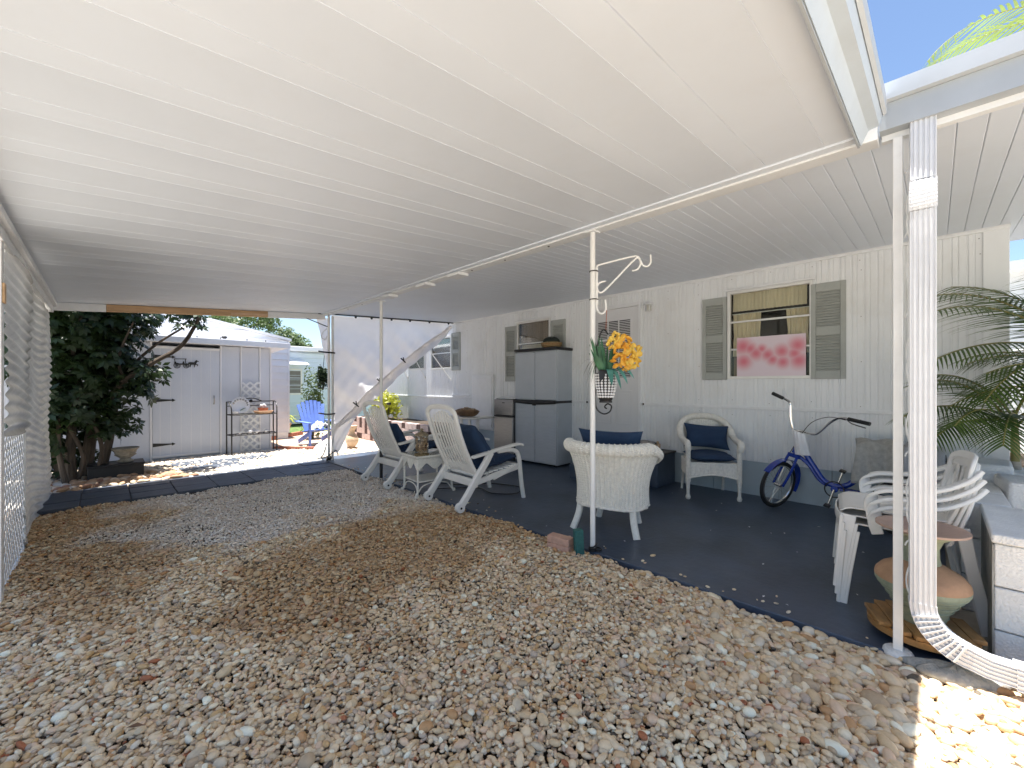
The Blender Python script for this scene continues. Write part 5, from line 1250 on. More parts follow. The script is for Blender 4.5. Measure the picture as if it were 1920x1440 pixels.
MB().tube([(0.0, .0, .98), (-.01, 0, 1.25)], [.035, .022], 10).build('crown_shaft', M['rachis'], pb)
for i, (dx, dy, L, el, dr2) in enumerate([(-1, .80, 1.35, 34, 48), (-1, .95, 1.2, 15, 42), (-1, .25, 1.2, 60, 80), (-.2, -1, 1.2, 50, 80), (-.9, -.5, 1.2, 40, 70), (1, -.2, 1.1, 50, 80), (-1, .6, 1.2, 0, 45), (.2, -.9, 1.2, 30, 70), (-.8, 1, 1.25, 48, 60), (-.35, 1, 1.0, 62, 60)]):
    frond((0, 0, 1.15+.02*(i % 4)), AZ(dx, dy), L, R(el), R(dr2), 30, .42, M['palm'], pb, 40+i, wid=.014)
pc_ = thing('palm', 'palm clump at the right edge beyond the block wall', 'palm', (4.75, -.95, .36))
MB().tube([(0, 0, 0), (.02, 0, .5), (0, .0, .9)], [.05, .045, .035], 12).build('trunk', M['palmtrunk'], pc_)
for i, (dx, dy, L, el, dr2) in enumerate([(-.6, 1, .9, 40, 70), (0, 1, .9, 50, 80), (-1, .2, 1.1, 50, 80), (-.3, .8, 1.0, 20, 60), (.6, .9, 1.1, 45, 70), (-1, -.5, 1, 50, 70), (.4, -1, 1.1, 40, 80)]):
    frond((0, 0, .85), AZ(dx, dy), L, R(el), R(dr2), 26, .36, M['palm'], pc_, 60+i, wid=.013)
pd = thing('palm', 'tall sunlit palm rising above the patio gutter', 'palm', (8.1, -1.75, 0))
MB().tube([(0, 0, 0), (.1, .1, 3), (0, 0, 5.1)], [.14, .11, .09], 14).build('trunk', M['palmtrunk'], pd)
for i, (dx, dy, L, el, dr2) in enumerate([(-1, 1, 3.2, 60, 80), (-.6, 1, 3.0, 40, 95), (-1, .5, 3.0, 35, 90), (-1, -.2, 2.6, 40, 90), (0, 1, 2.8, 50, 90), (1, .3, 2.6, 40, 90), (.3, -1, 2.6, 40, 90), (-.4, -.9, 2.6, 50, 90)]):
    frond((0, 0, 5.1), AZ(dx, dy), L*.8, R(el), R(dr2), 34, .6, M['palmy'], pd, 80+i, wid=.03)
lattice('far_lattice', 'dark lattice screen beyond the corner of the home', (6.6, -.45, .95), (0, -1, 0), 1.6, .70, .10, .03, .01, M['block'], (1, 0, 0))
nh = thing('neighbour_shed', 'pale neighbouring building glimpsed past the palms', 'building', (11, -2.5, 0))
MB().box(0, 4, -6, 3, 0, 3.2).build('wall', M['siding'], nh); MB().box(-.3, 4.2, -6.2, 3.2, 3.2, 3.35).build('roof', M['white'], nh)

# ---------------------------------------------------------------- tarp
def tp(u_, v_):
    """u left-right, v 0 top .. 1 along; the lower right is cut by the diagonal"""
    x0 = 2.84; x1 = 5.36
    x = x0+(x1-x0)*u_; top = 2.522+(x-x0)*.047
    low = .50+(2.58-.50)*(u_**.92)
    low = low+.06*math.sin(math.pi*u_)
    z = top+(low-top)*v_
    yw = 7.38+.02*math.sin(x*5+z*2)+.022*math.sin(z*9+x*3)*(1-u_)+.05*math.sin(math.pi*u_)*v_+.016*math.sin((x+z*1.2)*13)*v_+.012*math.sin((x*1.4-z)*17)*(1-v_*.5)*v_
    return (x, yw, z)
ta = thing('white_tarp', 'white tarp hung at the far end with its corner rolled up diagonally', 'tarp', (0, 0, 0))
MB().grid(tp, 60, 50).build('sheet', M['tarp'], ta, angle=180)
def edgep(u_): p = Vector(tp(u_, 1)); return p
def roll(u_, v_):
    p = edgep(u_); wdt = .05+.16*math.sin(math.pi*min(1, (1-u_)*.9+.05))**1.2*(1+.25*math.sin(u_*9))
    if u_ < .12: wdt *= .45+u_*4.6
    dn = V(.62, 0, -.78)
    q = p+dn*wdt*v_+V(0, -.035*math.sin(math.pi*v_)-.02+.012*math.sin(u_*22+v_*4), 0)
    return q
MB().grid(roll, 70, 10).build('rolled_edge', M['tarp'], ta, angle=180, solid=.004)
MB().tube([edgep(i/30)+V(0, -.028, .0) for i in range(31)], .014, 8).build('edge_roll', M['tarp'], ta)
def lf(u_, v_):
    z = 2.46-1.25*v_*1.0; bulge = .24*(1-v_)**1.3
    return (2.82-bulge*u_-.0, 7.40+.02*math.sin(z*9+u_*3), z-.02*u_)
MB().grid(lf, 10, 40).build('side_flap', M['tarp'], ta, angle=180)
MB().grid(lambda u_, v_: (2.83+.42*u_*(1-v_*.75), 7.36-.02*math.sin(v_*7+u_*9)-.02, .62-.50*v_+.10*u_*(1-v_)), 16, 20).build('loose_corner', M['tarp'], ta, angle=180)
MB().tube([(2.60, 7.35, 2.520), (5.42, 7.35, 2.645)], .012, 8).build('hanging_bar', M['iron'], ta)
for u_ in (.16, .28, .44, .60, .78, .97):
    x = 2.84+2.52*u_; MB().ball((x, 7.335, 2.505+(x-2.84)*.047), .022, 8, 6).build('clip', M['black'], ta)
for u_ in (.17, .36, .56):
    p = edgep(u_); MB().band([p+V(-.07, -.05, .05), p+V(.03, -.05, -.03)], .03, .02, (0, 1, 0)).build('clip', M['black'], ta); MB().band([p+V(-.02, -.05, .07), p+V(.0, -.05, -.02)], .02, .015, (0, 1, 0)).build('clip', M['black'], ta)

# ---------------------------------------------------------------- shed
sh = thing('garden_shed', 'pale grey metal shed with strap hinged door beyond the path', 'shed', (0, 0, 0))
SY = 9.55
MB().box(-2.2, 2.44, SY+.03, 11.2, -.05, 2.00).build('body', M['shed'], sh, bevel=.004)
MB().box(.30, .566, SY-.002, SY+.029, -.02, 2.04).build('wall_panel', M['shed'], sh, bevel=.003)
for (a, b_) in ((1.60, 1.90), (1.935, 2.225), (2.26, 2.42)):
    MB().box(a, b_, SY-.002, SY+.029, -.02, 2.04).build('wall_panel', M['shed'], sh, bevel=.003)
k = 0
for a in np.arange(-2.2, .29, .3): MB().box(a, a+.296, SY, SY+.029, -.02, 2.04).build('wall_panel', M['shed'], sh, bevel=.003)
for a in (.567, 1.573, 1.903, 2.228, 2.42):
    MB().box(a+.002, a+.030, SY-.018, SY+.028, -.03, 2.05).build('post_strip', M['white'], sh, bevel=.003)
dr = MB().box(.600, 1.570, SY-.012, SY+.02, .02, 1.985).build('door', M['shed'], sh, bevel=.004)
for a in np.arange(.70, 1.56, .145): MB().box(a, a+.006, SY-.0145, SY-.0125, .05, 1.96).build('board_joint', M['white'], dr)
MB().box(.60, 1.57, SY-.025, SY-.0125, 1.945, 1.985).build('top_rail', M['white'], dr, bevel=.002)
MB().box(.60, 1.57, SY-.025, SY-.0125, .02, .055).build('bottom_rail', M['white'], dr, bevel=.002)
for z in (1.80, 1.03, .25):
    MB().prism([(.605, z-.032), (.605, z+.032), (.86, z+.010), (.87, z+.028), (.915, z), (.87, z-.028), (.86, z-.010)], SY-.022, SY-.0135, 'y').build('strap_hinge', M['black'], dr)
MB().band(smoothpath([(1.48, SY-.02, 1.10), (1.48, SY-.05, 1.06), (1.48, SY-.05, .98), (1.48, SY-.02, .94)], 4), .02, .012, (1, 0, 0)).build('handle', M['steel'], dr)
MB().prism([(SY-.22, 2.06), (SY-.22, 2.15), (11.3, 2.10), (11.3, 2.02)], -2.4, 2.74, 'x').build('roof', M['white'], sh, bevel=.004)
MB().box(-2.4, 2.74, SY-.245, SY-.222, 2.05, 2.155).build('fascia', M['white'], sh, bevel=.004)
for x in (1.2, 1.55, 1.98, 2.3): MB().tube([(x, SY-.2, 2.155), (x, SY-.2, 2.19)], .008, 6).build('bolt', M['iron'], sh)
MB().ball((1.62, SY-.15, 2.20), (.05, .03, .03), 8, 6).build('vent_knob', M['black'], sh)
# carriage ornament on the door
co = thing('carriage_ornament', 'small black horse and carriage silhouette fixed to the shed door', 'ornament', (1.05, SY-.016, 1.70))
def flat(poly, name='panel'): MB().prism(poly, -.008, -.001, 'y').build(name, M['black'], co)
flat([(-.16, .075), (.02, .08), (.02, .068), (-.16, .063)], 'canopy'); flat([(-.155, .065), (-.145, .065), (-.135, -.01), (-.145, -.01)], 'canopy_post'); flat([(.0, .068), (.01, .068), (.012, .0), (.002, .0)], 'canopy_post')
flat([(-.15, .02), (-.13, .02), (-.12, -.01), (-.04, -.01), (-.03, .03), (-.015, .03), (-.01, -.015), (.03, -.02), (.03, -.035), (-.14, -.035), (-.155, -.01)], 'carriage_body')
for x, r_ in ((-.115, .045), (.015, .04)):
    MB().tube(arc((x, -.005, -.05), r_, 0, 345, 23, (1, 0, 0), (0, 0, 1)), .005, 5, closed=True).build('wheel', M['black'], co)
    for a in range(0, 180, 45): MB().tube(arc((x, -.005, -.05), r_, a, a+180, 1, (1, 0, 0), (0, 0, 1)), .003, 4).build('spoke', M['black'], co)
flat([(.03, -.02), (.08, -.005), (.08, -.012), (.03, -.03)], 'shaft')
flat([(.06, .015), (.07, .02), (.13, .018), (.155, .055), (.165, .06), (.20, .035), (.195, .025), (.175, .03), (.165, .0), (.16, -.015), (.19, -.02), (.185, -.055), (.178, -.055), (.175, -.03), (.145, -.03), (.14, -.075), (.13, -.075), (.13, -.028), (.09, -.028), (.075, -.075), (.065, -.075), (.07, -.03), (.055, -.01), (.045, -.04), (.04, -.04), (.045, .01)], 'horse')
# lattice against the shed
lattice('shed_lattice', 'white lattice strip leaning on the shed behind the rack', (1.93, SY-.045, 0), (1, 0, 0), .29, 1.36, .135, .034, .006, M['trim'], (0, -1, 0), frame=False)
# baker's rack
rk = thing('iron_rack', 'dark iron plant rack with two shelves in front of the shed', 'rack', (2.06, 9.27, 0), R(2))
for sx in (-1, 1):
    MB().tube([(sx*.38, -.14, 0), (sx*.38, -.14, .80)], .012, 6).build('front_leg', M['iron'], rk)
    MB().tube([(sx*.40, .14, 0), (sx*.40, .14, .98)], .012, 6).build('rear_leg', M['iron'], rk)
    MB().tube(smoothpath([(sx*.38, -.14, .78), (sx*.385, -.11, .90), (sx*.395, .0, .97), (sx*.40, .14, .98)], 5), .010, 6).build('side_arch', M['iron'], rk)
for z in (.36, .74):
    s_ = thing_ = MB().tube([(-.38, -.14, z), (.38, -.14, z), (.40, .14, z), (-.40, .14, z)], .011, 6, closed=True).build('shelf', M['iron'], rk)
    for k in range(9): MB().tube([(-.38+k*.095, -.14, z), (-.38+k*.095, .14, z)], .005, 5).build('wire', M['iron'], s_)
MB().tube([(-.40, .14, .90), (.40, .14, .90)], .008, 6).build('rail', M['iron'], rk); MB().tube([(-.40, .14, .98), (.40, .14, .98)], .010, 6).build('rail', M['iron'], rk)
MB().tube(smoothpath([(-.20, .14, .98), (-.1, .14, 1.03), (.05, .14, 1.04), (.2, .14, .98)], 5), .009, 6).build('crest', M['iron'], rk)
MB().ball((-.0, .13, .99), .03, 10, 8).build('rosette', M['iron'], rk)
def on_rack(name, label, cat, x, y, z): return thing(name, label, cat, (2.06+x, 9.27+y, z))
t = on_rack('platter', 'round pale platter with green leaf standing on the rack', 'platter', -.20, .04, .755)
o = MB().lathe([(0, 0), (.10, .0), (.155, .018), (.155, .024), (.10, .008), (0, .008)], 28).build('dish', M['cloth'], t); o.matrix_local = Matrix.Translation((0, 0, .16)) @ Matrix.Rotation(R(75), 4, 'X')
for k in range(8):
    a = k/8*3.14; MB().ball((.12*math.cos(a), -.012, .16+.115*math.sin(a)), (.018, .006, .018), 8, 6).build('pattern_spot', M['steel'], t)
MB().add(*leafblade((-.02, -.03, .06), (.09, -.03, .11), .06, .01)).build('leaf', M['faux'], t); MB().ball((-.07, -.03, .04), (.07, .03, .035), 10, 6).build('napkin', M['cloth'], t)
t = on_rack('clay_dish', 'long pink clay dish on the right of the rack shelf', 'dish', .17, -.04, .752)
MB().lathe([(0, 0), (.14, 0), (.17, .045), (.16, .05), (.13, .012), (0, .012)], 24).build('dish', M['terra'], t)
t = on_rack('woven_basket', 'small brown basket of white shells upon the clay dish', 'basket', .17, -.02, .80)
MB().lathe([(0, 0), (.075, 0), (.095, .055), (.085, .055), (.07, .01), (0, .01)], 20).build('basket', M['redbrick'], t)
for k in range(7): MB().ball((random.uniform(-.06, .06), random.uniform(-.05, .05), .065+random.uniform(0, .05)), (.03, .025, .022), 8, 6).build('shell', M['cloth'], t)
for i, (x, s_) in enumerate(((-.22, .03), (-.05, .045), (.06, .04), (.22, .035))):
    o = MB().grid(lambda u_, v_, s_=s_: (s_*math.sin(math.pi*v_*.9+.1)*math.cos(2*math.pi*u_)*(1+.2*math.cos(6*math.pi*u_)), s_*.7*math.sin(math.pi*v_*.9+.1)*math.sin(2*math.pi*u_), s_*1.6*v_), 16, 8, True).build('sea_shell', M['cloth'], loc=(2.06+x, 9.25, .372)); tag(o, ['small white shell at the left of the lower rack shelf', 'tall white shell in the middle of the lower rack shelf', 'pointed white shell right of the tall one on the lower shelf', 'low white shell at the right of the lower rack shelf'][i], 'shell', 'shells on the lower rack shelf')

# ---------------------------------------------------------------- buildings behind
wh = thing('white_house', 'white clapboard house with low gable roof behind the shed', 'house', (0, 0, 0))
def clap(x0, x1, y, z0, ztop, m, par, pitch_=.2, ax='x'):
    """lapped boards facing -y; ztop may be a function of x"""
    z = z0
    while z < (ztop if not callable(ztop) else max(ztop(x0+(x1-x0)*i/12) for i in range(13))-.01):
        if callable(ztop):
            # clip the board under the slope
            def zc_(x, zz): return min(zz, ztop(x))
            
            pts = [x0+(x1-x0)*i/12 for i in range(13)]
            vs = []; 
            for x in pts: vs += [(x, y-.032, zc_(x, z)), (x, y-.003, zc_(x, z+pitch_-.002)), (x, y+.02, zc_(x, z+pitch_-.002)), (x, y+.02, zc_(x, z))]
            fs = []
            for i in range(12):
                for k_ in range(4): fs.append((i*4+k_, i*4+(k_+1) % 4, i*4+4+(k_+1) % 4, i*4+4+k_))
            MB().add(vs, fs).build('clapboard', m, par, smooth=False)
        else:
            zt = min(z+pitch_-.002, ztop)
            MB().add([(x0, y-.032, z), (x1, y-.032, z), (x1, y-.003, zt), (x0, y-.003, zt), (x0, y+.02, z), (x1, y+.02, z), (x1, y+.02, zt), (x0, y+.02, zt)], [(0, 1, 2, 3), (4, 7, 6, 5), (0, 4, 5, 1), (3, 2, 6, 7), (1, 5, 6, 2), (0, 3, 7, 4)]).build('clapboard', m, par, smooth=False)
        z += pitch_
gz = lambda x: 2.42+.20*(3.34-x) if x > .6 else 2.968-.2*(.6-x)
clap(-2.0, 3.34, 11.5, .12, gz, M['white'], wh, .165)
MB().box(3.32, 3.36, 11.47, 11.53, .1, 2.40).build('corner_board', M['white'], wh)
MB().box(-2.0, 3.335, 11.53, 18, .1, 2.38).build('body', M['white'], wh)
MB().add([(-2.2, 11.45, 2.40), (.6, 11.45, 2.97), (3.4, 11.45, 2.41), (-2.2, 18.2, 2.40), (.6, 18.2, 2.97), (3.4, 18.2, 2.41), (-2.2, 11.45, 2.46), (.6, 11.45, 3.03), (3.4, 11.45, 2.47), (-2.2, 18.2, 2.46), (.6, 18.2, 3.05), (3.4, 18.2, 2.47)], [(0, 1, 7, 6), (1, 2, 8, 7), (6, 7, 10, 9), (7, 8, 11, 10), (0, 3, 4, 1), (1, 4, 5, 2), (2, 5, 11, 8), (0, 6, 9, 3)]).build('roof', M['white'], wh, smooth=False)
MB().box(2.2, 3.32, 11.45, 11.52, -.05, .12).build('footing', M['block'], wh)
bh = thing('pale_blue_house', 'pale blue lap sided house with awning window in the background', 'house', (0, 0, 0))
clap(3.6, 7.5, 15.0, .12, 2.40, M['bluewhite'], bh, .15)
MB().box(3.6, 7.5, 15.02, 20, 0, 2.42).build('body', M['bluewhite'], bh)
MB().box(3.4, 7.7, 14.75, 20.2, 2.43, 2.58).build('roof', M['white'], bh, bevel=.01)
wf = MB().box(3.98, 4.03, 14.96, 14.983, .98, 1.85).box(4.72, 4.77, 14.96, 14.983, .98, 1.85).box(4.03, 4.72, 14.96, 14.983, .98, 1.03).box(4.03, 4.72, 14.96, 14.983, 1.80, 1.85).build('window', M['frame'], bh)
for k in range(3): MB().box(4.03, 4.72, 14.97, 14.98, 1.035+k*.257, 1.035+k*.257+.235).build('pane', mat('screened_pane', (.16, .155, .14), .4), wf)
MB().add([(3.95, 14.97, 2.15), (4.8, 14.97, 2.15), (4.85, 14.5, 1.98), (3.9, 14.5, 1.98), (3.95, 14.97, 2.12), (4.8, 14.97, 2.12), (4.85, 14.5, 1.95), (3.9, 14.5, 1.95)], [(0, 3, 2, 1), (4, 5, 6, 7), (3, 7, 6, 2), (1, 2, 6, 5), (0, 4, 7, 3)]).build('window_hood', M['white'], bh)
# ---------------------------------------------------------------- adirondack chair, towel, pedestal, small things
ad = thing('adirondack_chair', 'blue slatted adirondack chair in the sun behind the rack', 'chair', (3.45, 9.80, -.05), R(-88))
# front = +x
for i in range(7):
    y = -.24+i*.08; top = 1.0-.10*(abs(i-3)/3)**2
    MB().band([(-.18, y*.72, .28), (-.30, y*.95, .64), (-.40, y*1.15, .98*top+.02)], .074, .018, (0, 1, 0)).build('back_slat', M['adir'], ad)
MB().band([(-.34, -.27, .55), (-.34, .27, .55)], .05, .02, (0, 0, 1)).build('back_rail', M['adir'], ad)
for i in range(5): MB().box(-.20+i*.11, -.10+i*.11, -.27, .27, .30+i*.016, .318+i*.016).build('seat_slat', M['adir'], ad, bevel=.003)
for s_ in (-1, 1):
    MB().box(.30, .36, s_*.29-.02, s_*.29+.02, 0, .52).build('leg', M['adir'], ad, bevel=.003); MB().band([(.33, s_*.26, .33), (-.42, s_*.26, .06)], .02, .10, (0, 1, 0)).build('leg', M['adir'], ad)
    MB().box(-.36, .42, s_*.32-.05, s_*.32+.05, .522, .542).build('armrest', M['adir'], ad, bevel=.004)
mst = bpy.data.materials.new('striped_towel_print'); mst.use_nodes = True; n = mst.node_tree.nodes; l = mst.node_tree.links
wv = n.new('ShaderNodeTexWave'); wv.inputs['Scale'].default_value = 9; wv.inputs['Distortion'].default_value = 6; tc = n.new('ShaderNodeTexCoord'); l.new(tc.outputs['Object'], wv.inputs['Vector'])
crr = n.new('ShaderNodeValToRGB'); crr.color_ramp.interpolation = 'CONSTANT'; crr.color_ramp.elements[0].color = (.05, .12, .16, 1); crr.color_ramp.elements[1].position = .4; crr.color_ramp.elements[1].color = (.7, .74, .76, 1); l.new(wv.outputs[0], crr.inputs[0]); l.new(crr.outputs[0], n['Principled BSDF'].inputs['Base Color'])
o = MB().grid(lambda u_, v_: (3.26+.42*u_+.02*math.sin(v_*9), 9.48+.36*v_, .42-.25*abs(u_-.5)+.06*v_+.05*math.sin(u_*13)*math.cos(v_*11)), 24, 24).build('beach_towel', mst, angle=180, solid=.01); tag(o, 'blue and white striped towel crumpled on the adirondack chair', 'towel')
rb = MB().ball((3.27, 8.55, -.02), (.34, .26, .22), 18, 10).build('pale_boulder', M['block'], angle=60); tag(rb, 'pale smooth boulder at the foot of the tarp posts', 'boulder')
pdn = thing('garden_pedestal', 'peach baluster pedestal on the sunny patio', 'pedestal', (3.66, 8.45, -.04))
MB().lathe([(0, 0), (.15, 0), (.15, .03), (.09, .05), (.06, .07), (.09, .10), (.125, .17), (.13, .22), (.10, .29), (.055, .34), (.05, .40), (.075, .44), (.10, .47), (.10, .50), (0, .50)], 24).build('baluster', M['peach'], pdn, angle=50)
MB().box(-.10, .10, -.10, .10, -.0, .018).build('plinth', M['peach'], pdn)
# terracotta pot with spider plant
tp_ = thing('potted_spider_plant', 'terracotta pot with pale arching leaves by the white house', 'potted plant', (3.62, 12.75, -.02))
MB().lathe([(0, 0), (.10, 0), (.14, .20), (.155, .20), (.155, .25), (.13, .25), (.11, .21), (0, .2)], 20).build('pot', M['terra'], tp_)
for k in range(34):
    a = random.random()*6.28; L = random.uniform(.25, .45); vs, fs = leafblade((0, 0, .24), (L*math.cos(a), L*math.sin(a), .24+random.uniform(-.02, .22)), .03, .14); MB().add(vs, fs).build('leaf', M['yellowleaf'], tp_, angle=180)
def brickrow(p, q, n_, label, rows=1, jit=.0):
    t = thing('brick_edging', label, 'brick edging', p); P0, Q0 = V(0, 0, 0), Vector(q)-Vector(p); a = math.atan2(Q0.y, Q0.x)
    for r0 in range(rows):
        for i in range(n_):
            c = P0.lerp(Q0, (i+.5+.0*r0)/n_); L = Q0.length/n_
            o = MB().box(-L/2+.004, L/2-.004, -.05, .05, 0, .095).build('brick', M['redbrick'], t, bevel=.005); o.location = c+V(0, 0, r0*.1+.0); o.rotation_euler = (0, 0, a+random.uniform(-jit, jit))
brickrow((2.85, 11.35, -.05), (3.85, 12.1, -.05), 6, 'row of red bricks edging the far gravel', 1, .05)
brickrow((2.50, 9.50, -.05), (3.05, 8.85, -.05), 5, 'short red brick edging beside the shed corner', 1, .10)
# checkered planter along the home
pk = thing('checkered_planter', 'raised planter of dark and pale pierced blocks along the home', 'planter', (0, 0, 0))
mk = mat('dark_pierced_block', (.09, .055, .05), .9, var=.4, vscale=20, bump=.5); mkp = mat('pink_white_block', (.62, .50, .47), .85, var=.15, vscale=20, bump=.4)
Y0, nC, nR_ = 7.1, 26, 4
for i in range(nC):
    for j in range(nR_):
        dk = (i+2*j) % 4 == 0 or (i*3+j) % 7 == 0
        x0 = 4.62+(.006 if dk else 0)
        o = MB().box(0, .10, 0, .144, 0, .128).build('block', mk if dk else mkp, pk, bevel=.004); o.location = (x0, Y0+i*.15, -.04+j*.134)
MB().box(4.73, 5.44, Y0, Y0+nC*.15, -.05, .46).build('soil_fill', M['soil'], pk)
def bush(name, label, c, rad, n_, m, size, cat='shrub', seed=1, stems=5):
    rr = random.Random(seed); t = thing(name, label, cat, c); mb = MB()
    lobes = [(V(rr.uniform(-.5, .5)*rad[0], rr.uniform(-.5, .5)*rad[1], rr.uniform(.3, .9)*rad[2]), rr.uniform(.35, .6)) for _ in range(9)]
    for k in range(n_):
        lc, lr = rr.choice(lobes); d = V(rr.gauss(0, 1), rr.gauss(0, 1), rr.gauss(0, 1)).normalized()*(rr.random()**.4)
        p = lc+V(d.x*rad[0]*lr, d.y*rad[1]*lr, d.z*rad[2]*lr)
        a = V(rr.gauss(0, 1), rr.gauss(0, 1), rr.gauss(0, .6)).normalized(); b_ = a.cross(V(rr.gauss(0, 1), rr.gauss(0, 1), rr.gauss(0, 1))).normalized(); s_ = size*rr.uniform(.6, 1.3)
        mb.add([p-a*s_, p+b_*s_*.38, p+a*s_, p-b_*s_*.38], [(0, 1, 2, 3)])
    mb.build('crown', m, t, smooth=False)
    for k in range(stems):
        a = rr.random()*6.28; MB().tube([(0, 0, 0), (math.cos(a)*rad[0]*.4, math.sin(a)*rad[1]*.4, rad[2]*.8)], [.02*rad[2], .006], 6).build('stem', M['bark'], t)
    return t
bush('yellow_shrub', 'bright yellow green shrub above the checkered planter', (4.95, 9.5, .42), (.42, .55, .55), 1500, M['yellowleaf'], .05, seed=3)
bush('green_shrub', 'sunlit green shrub beside the tarp posts', (3.75, 11.0, -.05), (.35, .35, 1.35), 1400, M['leaf2'], .045, seed=5)
hf = bush('hanging_fern', 'dark hanging plant against the tarp post', (2.78, 7.62, 1.22), (.10, .14, .36), 700, M['leaf'], .035, 'hanging plant', seed=6, stems=3)
MB().tube([(0, 0, .4), (.02, -.15, 1.24)], .005, 5).build('hang_cord', M['black'], hf)
sg1 = thing('solar_light', 'little dark solar light on a stick in the planter', 'garden light', (4.75, 8.95, .40)); MB().tube([(0, 0, 0), (0, 0, .45)], .008, 6).build('stick', M['black'], sg1); MB().lathe([(0, .06), (.06, .05), (.05, 0), (0, 0)], 10, (0, 0, .44)).build('lamp_head', M['black'], sg1)
# black planter box and urn below the tree
bxp = thing('black_planter_box', 'black low box under the tree carrying a stone urn', 'box', (.14, 8.05, -.02)); MB().box(-.30, .27, -.12, .28, 0, .20).build('box_body', M['black'], bxp, bevel=.008)
MB().box(-.31, .28, -.13, .29, .201, .225).build('lid', M['black'], bxp, bevel=.005)
urn = thing('stone_urn', 'weathered stone urn with small plant on the black box', 'urn', (.22, 8.12, .207))
mstn = mat('mossy_stone', (.33, .30, .24), .85, var=.4, vscale=14, bump=.6, bscale=40)
MB().lathe([(0, 0), (.085, 0), (.09, .02), (.06, .035), (.055, .05), (.10, .085), (.11, .12), (.125, .165), (.155, .19), (.15, .20), (.11, .185), (0, .18)], 24).build('urn_bowl', mstn, urn, angle=50)
for z in (.10, .13): MB().tube(arc((0, 0, z), .112, 0, 345, 24, (1, 0, 0), (0, 1, 0)), .008, 5, closed=True).build('moulding', mstn, urn)

# ---------------------------------------------------------------- trees
def whorl_tree(name, label, base, trunks, lobes, n_, m, size, seed, sp=7):
    rr = random.Random(seed); t = thing(name, label, 'tree', base)
    for tr_, r0, r1 in trunks:
        P = smoothpath(tr_, 5); MB().tube(P, [r0+(r1-r0)*i/(len(P)-1) for i in range(len(P))], 9).build('limb' if r0 < .05 else 'trunk', M['bark'], t)
    mb = MB()
    for k in range(n_):
        c, r_ = rr.choices(lobes, [l_[1][0]*l_[1][1]*l_[1][2] for l_ in lobes])[0]
        d = V(rr.gauss(0, 1), rr.gauss(0, 1), rr.gauss(0, 1)).normalized()*(rr.random()**.38)
        p = Vector(c)+V(d.x*r_[0], d.y*r_[1], d.z*r_[2]); ax = (V(d.x, d.y, abs(d.z)+.5)+V(rr.gauss(0, .5), rr.gauss(0, .5), rr.gauss(0, .3))).normalized()
        e1 = ax.orthogonal().normalized(); e2 = ax.cross(e1); ph = rr.random()*6
        for j in range(sp):
            a = ph+j*2*math.pi/sp; o_ = (e1*math.cos(a)+e2*math.sin(a)); dn = (o_+ax*-.25+V(0, 0, -.35)).normalized(); s_ = size*rr.uniform(.7, 1.15); w_ = dn.cross(ax).normalized()*s_*.20
            q = p+dn*s_*.55; mb.add([p+dn*s_*.12, q-w_, p+dn*s_, q+w_], [(0, 1, 2, 3)])
    mb.build('crown', m, t, smooth=False); return t
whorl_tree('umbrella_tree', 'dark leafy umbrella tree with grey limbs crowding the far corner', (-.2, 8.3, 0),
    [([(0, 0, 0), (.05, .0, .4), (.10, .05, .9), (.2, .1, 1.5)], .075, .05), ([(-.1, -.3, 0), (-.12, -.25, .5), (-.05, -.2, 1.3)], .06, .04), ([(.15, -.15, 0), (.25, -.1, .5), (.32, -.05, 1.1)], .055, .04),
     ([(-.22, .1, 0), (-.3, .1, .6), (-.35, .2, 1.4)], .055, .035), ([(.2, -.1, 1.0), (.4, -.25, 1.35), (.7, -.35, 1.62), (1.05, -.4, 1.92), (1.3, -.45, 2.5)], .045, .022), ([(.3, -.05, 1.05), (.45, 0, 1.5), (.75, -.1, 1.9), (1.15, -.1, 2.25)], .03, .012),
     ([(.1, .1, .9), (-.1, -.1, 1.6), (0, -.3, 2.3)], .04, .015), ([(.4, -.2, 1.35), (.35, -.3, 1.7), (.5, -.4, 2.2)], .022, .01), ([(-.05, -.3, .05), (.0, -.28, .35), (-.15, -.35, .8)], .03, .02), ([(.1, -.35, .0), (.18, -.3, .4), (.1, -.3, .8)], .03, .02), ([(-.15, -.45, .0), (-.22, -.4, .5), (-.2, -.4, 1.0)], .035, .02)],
    [((-.25, .1, 1.95), (.65, .7, .75)), ((.25, .0, 1.75), (.5, .5, .45)), ((-.2, -.2, 1.2), (.5, .45, .5)), ((.55, -.2, 1.45), (.32, .4, .25)), ((.40, -.1, 1.15), (.38, .35, .25)), ((.30, -.1, .85), (.32, .3, .28)), ((.2, .2, 2.4), (.7, .8, .5)), ((1.15, -.25, 2.35), (.28, .3, .22)), ((-.4, -.2, .75), (.3, .3, .4)), ((.72, -.2, 1.62), (.16, .2, .12)), ((-.1, .3, .9), (.5, .3, .5)), ((-.3, .2, .35), (.35, .25, .3)), ((.1, .35, .5), (.35, .2, .35)), ((-.1, -.5, .95), (.35, .2, .25)), ((.2, -.35, .8), (.3, .2, .22)), ((-.3, -.3, .6), (.2, .2, .3)), ((-.2, .1, 3.0), (1.0, 1.0, .6))], 3000, M['leaf'], .135, 11)
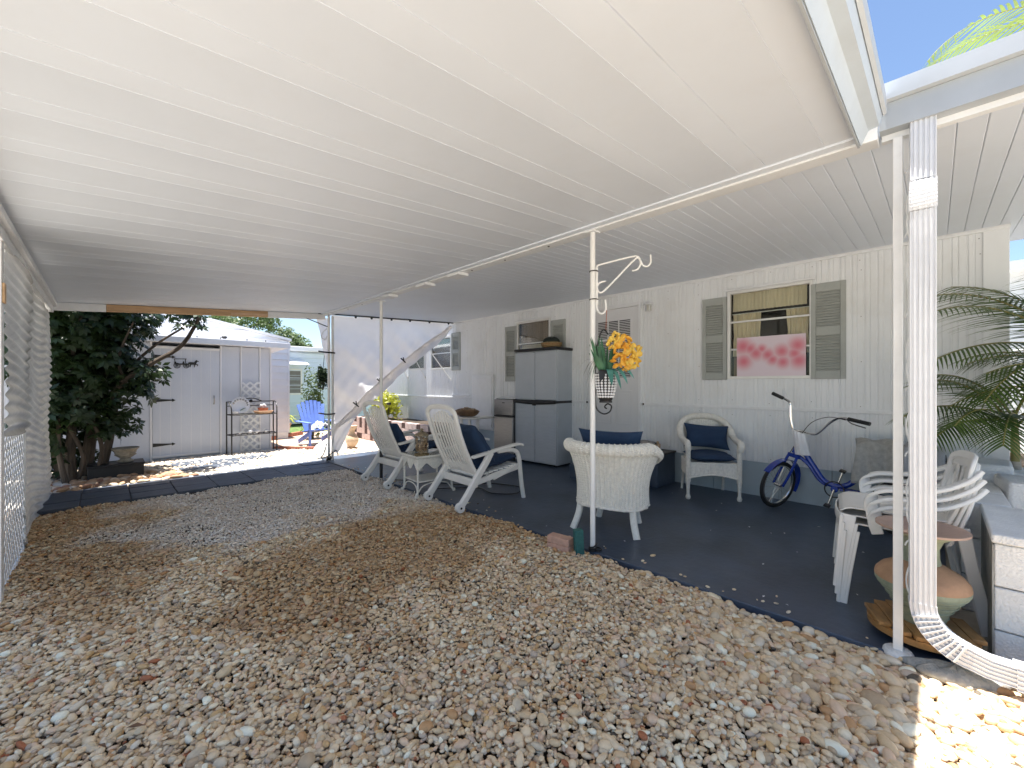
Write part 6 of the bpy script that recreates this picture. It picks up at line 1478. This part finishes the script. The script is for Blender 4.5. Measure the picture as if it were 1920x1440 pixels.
def bigtree(name, label, base, h, rad, n_, m, size, seed):
    rr = random.Random(seed); tk = [([(0, 0, 0), (.1, 0, h*.3), (0, .1, h*.6)], .16, .09)]
    lb = []
    for k in range(12):
        a = rr.random()*6.28; r_ = rr.random()*rad*.7; lb.append(((r_*math.cos(a), r_*math.sin(a), h*rr.uniform(.5, .92)), (rad*rr.uniform(.28, .5),)*2+(h*rr.uniform(.10, .2),)))
        tk.append(([(0, .05, h*.5), (r_*.5*math.cos(a), r_*.5*math.sin(a), h*.65), lb[-1][0]], .05, .015))
    return whorl_tree(name, label, base, tk, lb, n_, m, size, seed, 5)
bigtree('background_tree', 'sunlit green tree behind the white house roof', (3.6, 21.5, 0), 4.6, 2.0, 2600, M['leaf2'], .20, 31)
bigtree('background_tree', 'lower darker tree between the two background houses', (6.3, 22.5, 0), 4.3, 1.7, 2000, M['leaf2'], .20, 32)
bigtree('background_tree', 'feathery tree top just above the shed and house', (1.2, 24.5, 0), 4.9, 1.8, 1500, M['leaf2'], .20, 33)
# ---------------------------------------------------------------- small litter on the slab
mb = MB(); rr = random.Random(9)
for k in range(34):
    x, y = rr.uniform(2.85, 5.2), rr.uniform(.3, 5.5); a = rr.random()*6.28; s_ = rr.uniform(.006, .016); z = .0035
    mb.add([(x+s_*math.cos(a), y+s_*math.sin(a), z), (x-s_*.5*math.sin(a), y+s_*.5*math.cos(a), z+.004), (x-s_*math.cos(a), y-s_*math.sin(a), z), (x+s_*.5*math.sin(a), y-s_*.5*math.cos(a), z+.002)], [(0, 1, 2, 3)])
mb.build('fallen_petals', M['cloth'], kind='stuff', smooth=False)
rg = np.random.default_rng(12); n_ = 60
pq = np.column_stack([2.75+np.abs(rg.normal(0, .10, n_)), rg.uniform(.2, 7.0, n_), np.full(n_, .006)])
scatter('stray_pebbles', 'stray pebbles kicked onto the slab edge', pq, .011*rg.lognormal(0, .25, n_), np.zeros(n_), np.zeros(n_), MP, 0, 15, tilt=.1, nshape=3)
mb = MB(); rr = random.Random(19)
for k in range(110):
    x, y = rr.uniform(-.4, 2.7), rr.uniform(.4, 6.3) if k % 2 else rr.uniform(3.2, 6.3); a = rr.random()*6.28; s_ = rr.uniform(.012, .032); z = .018+rr.uniform(0, .012)
    mb.add([(x+s_*math.cos(a), y+s_*math.sin(a), z), (x-s_*.35*math.sin(a), y+s_*.35*math.cos(a), z+.007), (x-s_*math.cos(a), y-s_*math.sin(a), z), (x+s_*.35*math.sin(a), y-s_*.35*math.cos(a), z+.005)], [(0, 1, 2, 3)])
mb.build('leaf_litter', mat('dry_leaf', (.22, .11, .05), .8, var=.5, vscale=9), kind='stuff', smooth=False)
hc = MB().tube(smoothpath([(2.95, 4.35, .012), (3.15, 4.2, .012), (3.35, 4.0, .012), (3.3, 3.7, .012), (3.5, 3.5, .012), (3.75, 3.7, .012), (3.6, 4.1, .012), (3.3, 4.3, .012), (3.1, 4.7, .012), (2.8, 5.2, .012)], 8), .007, 6).build('floor_cable', M['black']); tag(hc, 'black cable lying in loops under the highback chairs', 'cable')
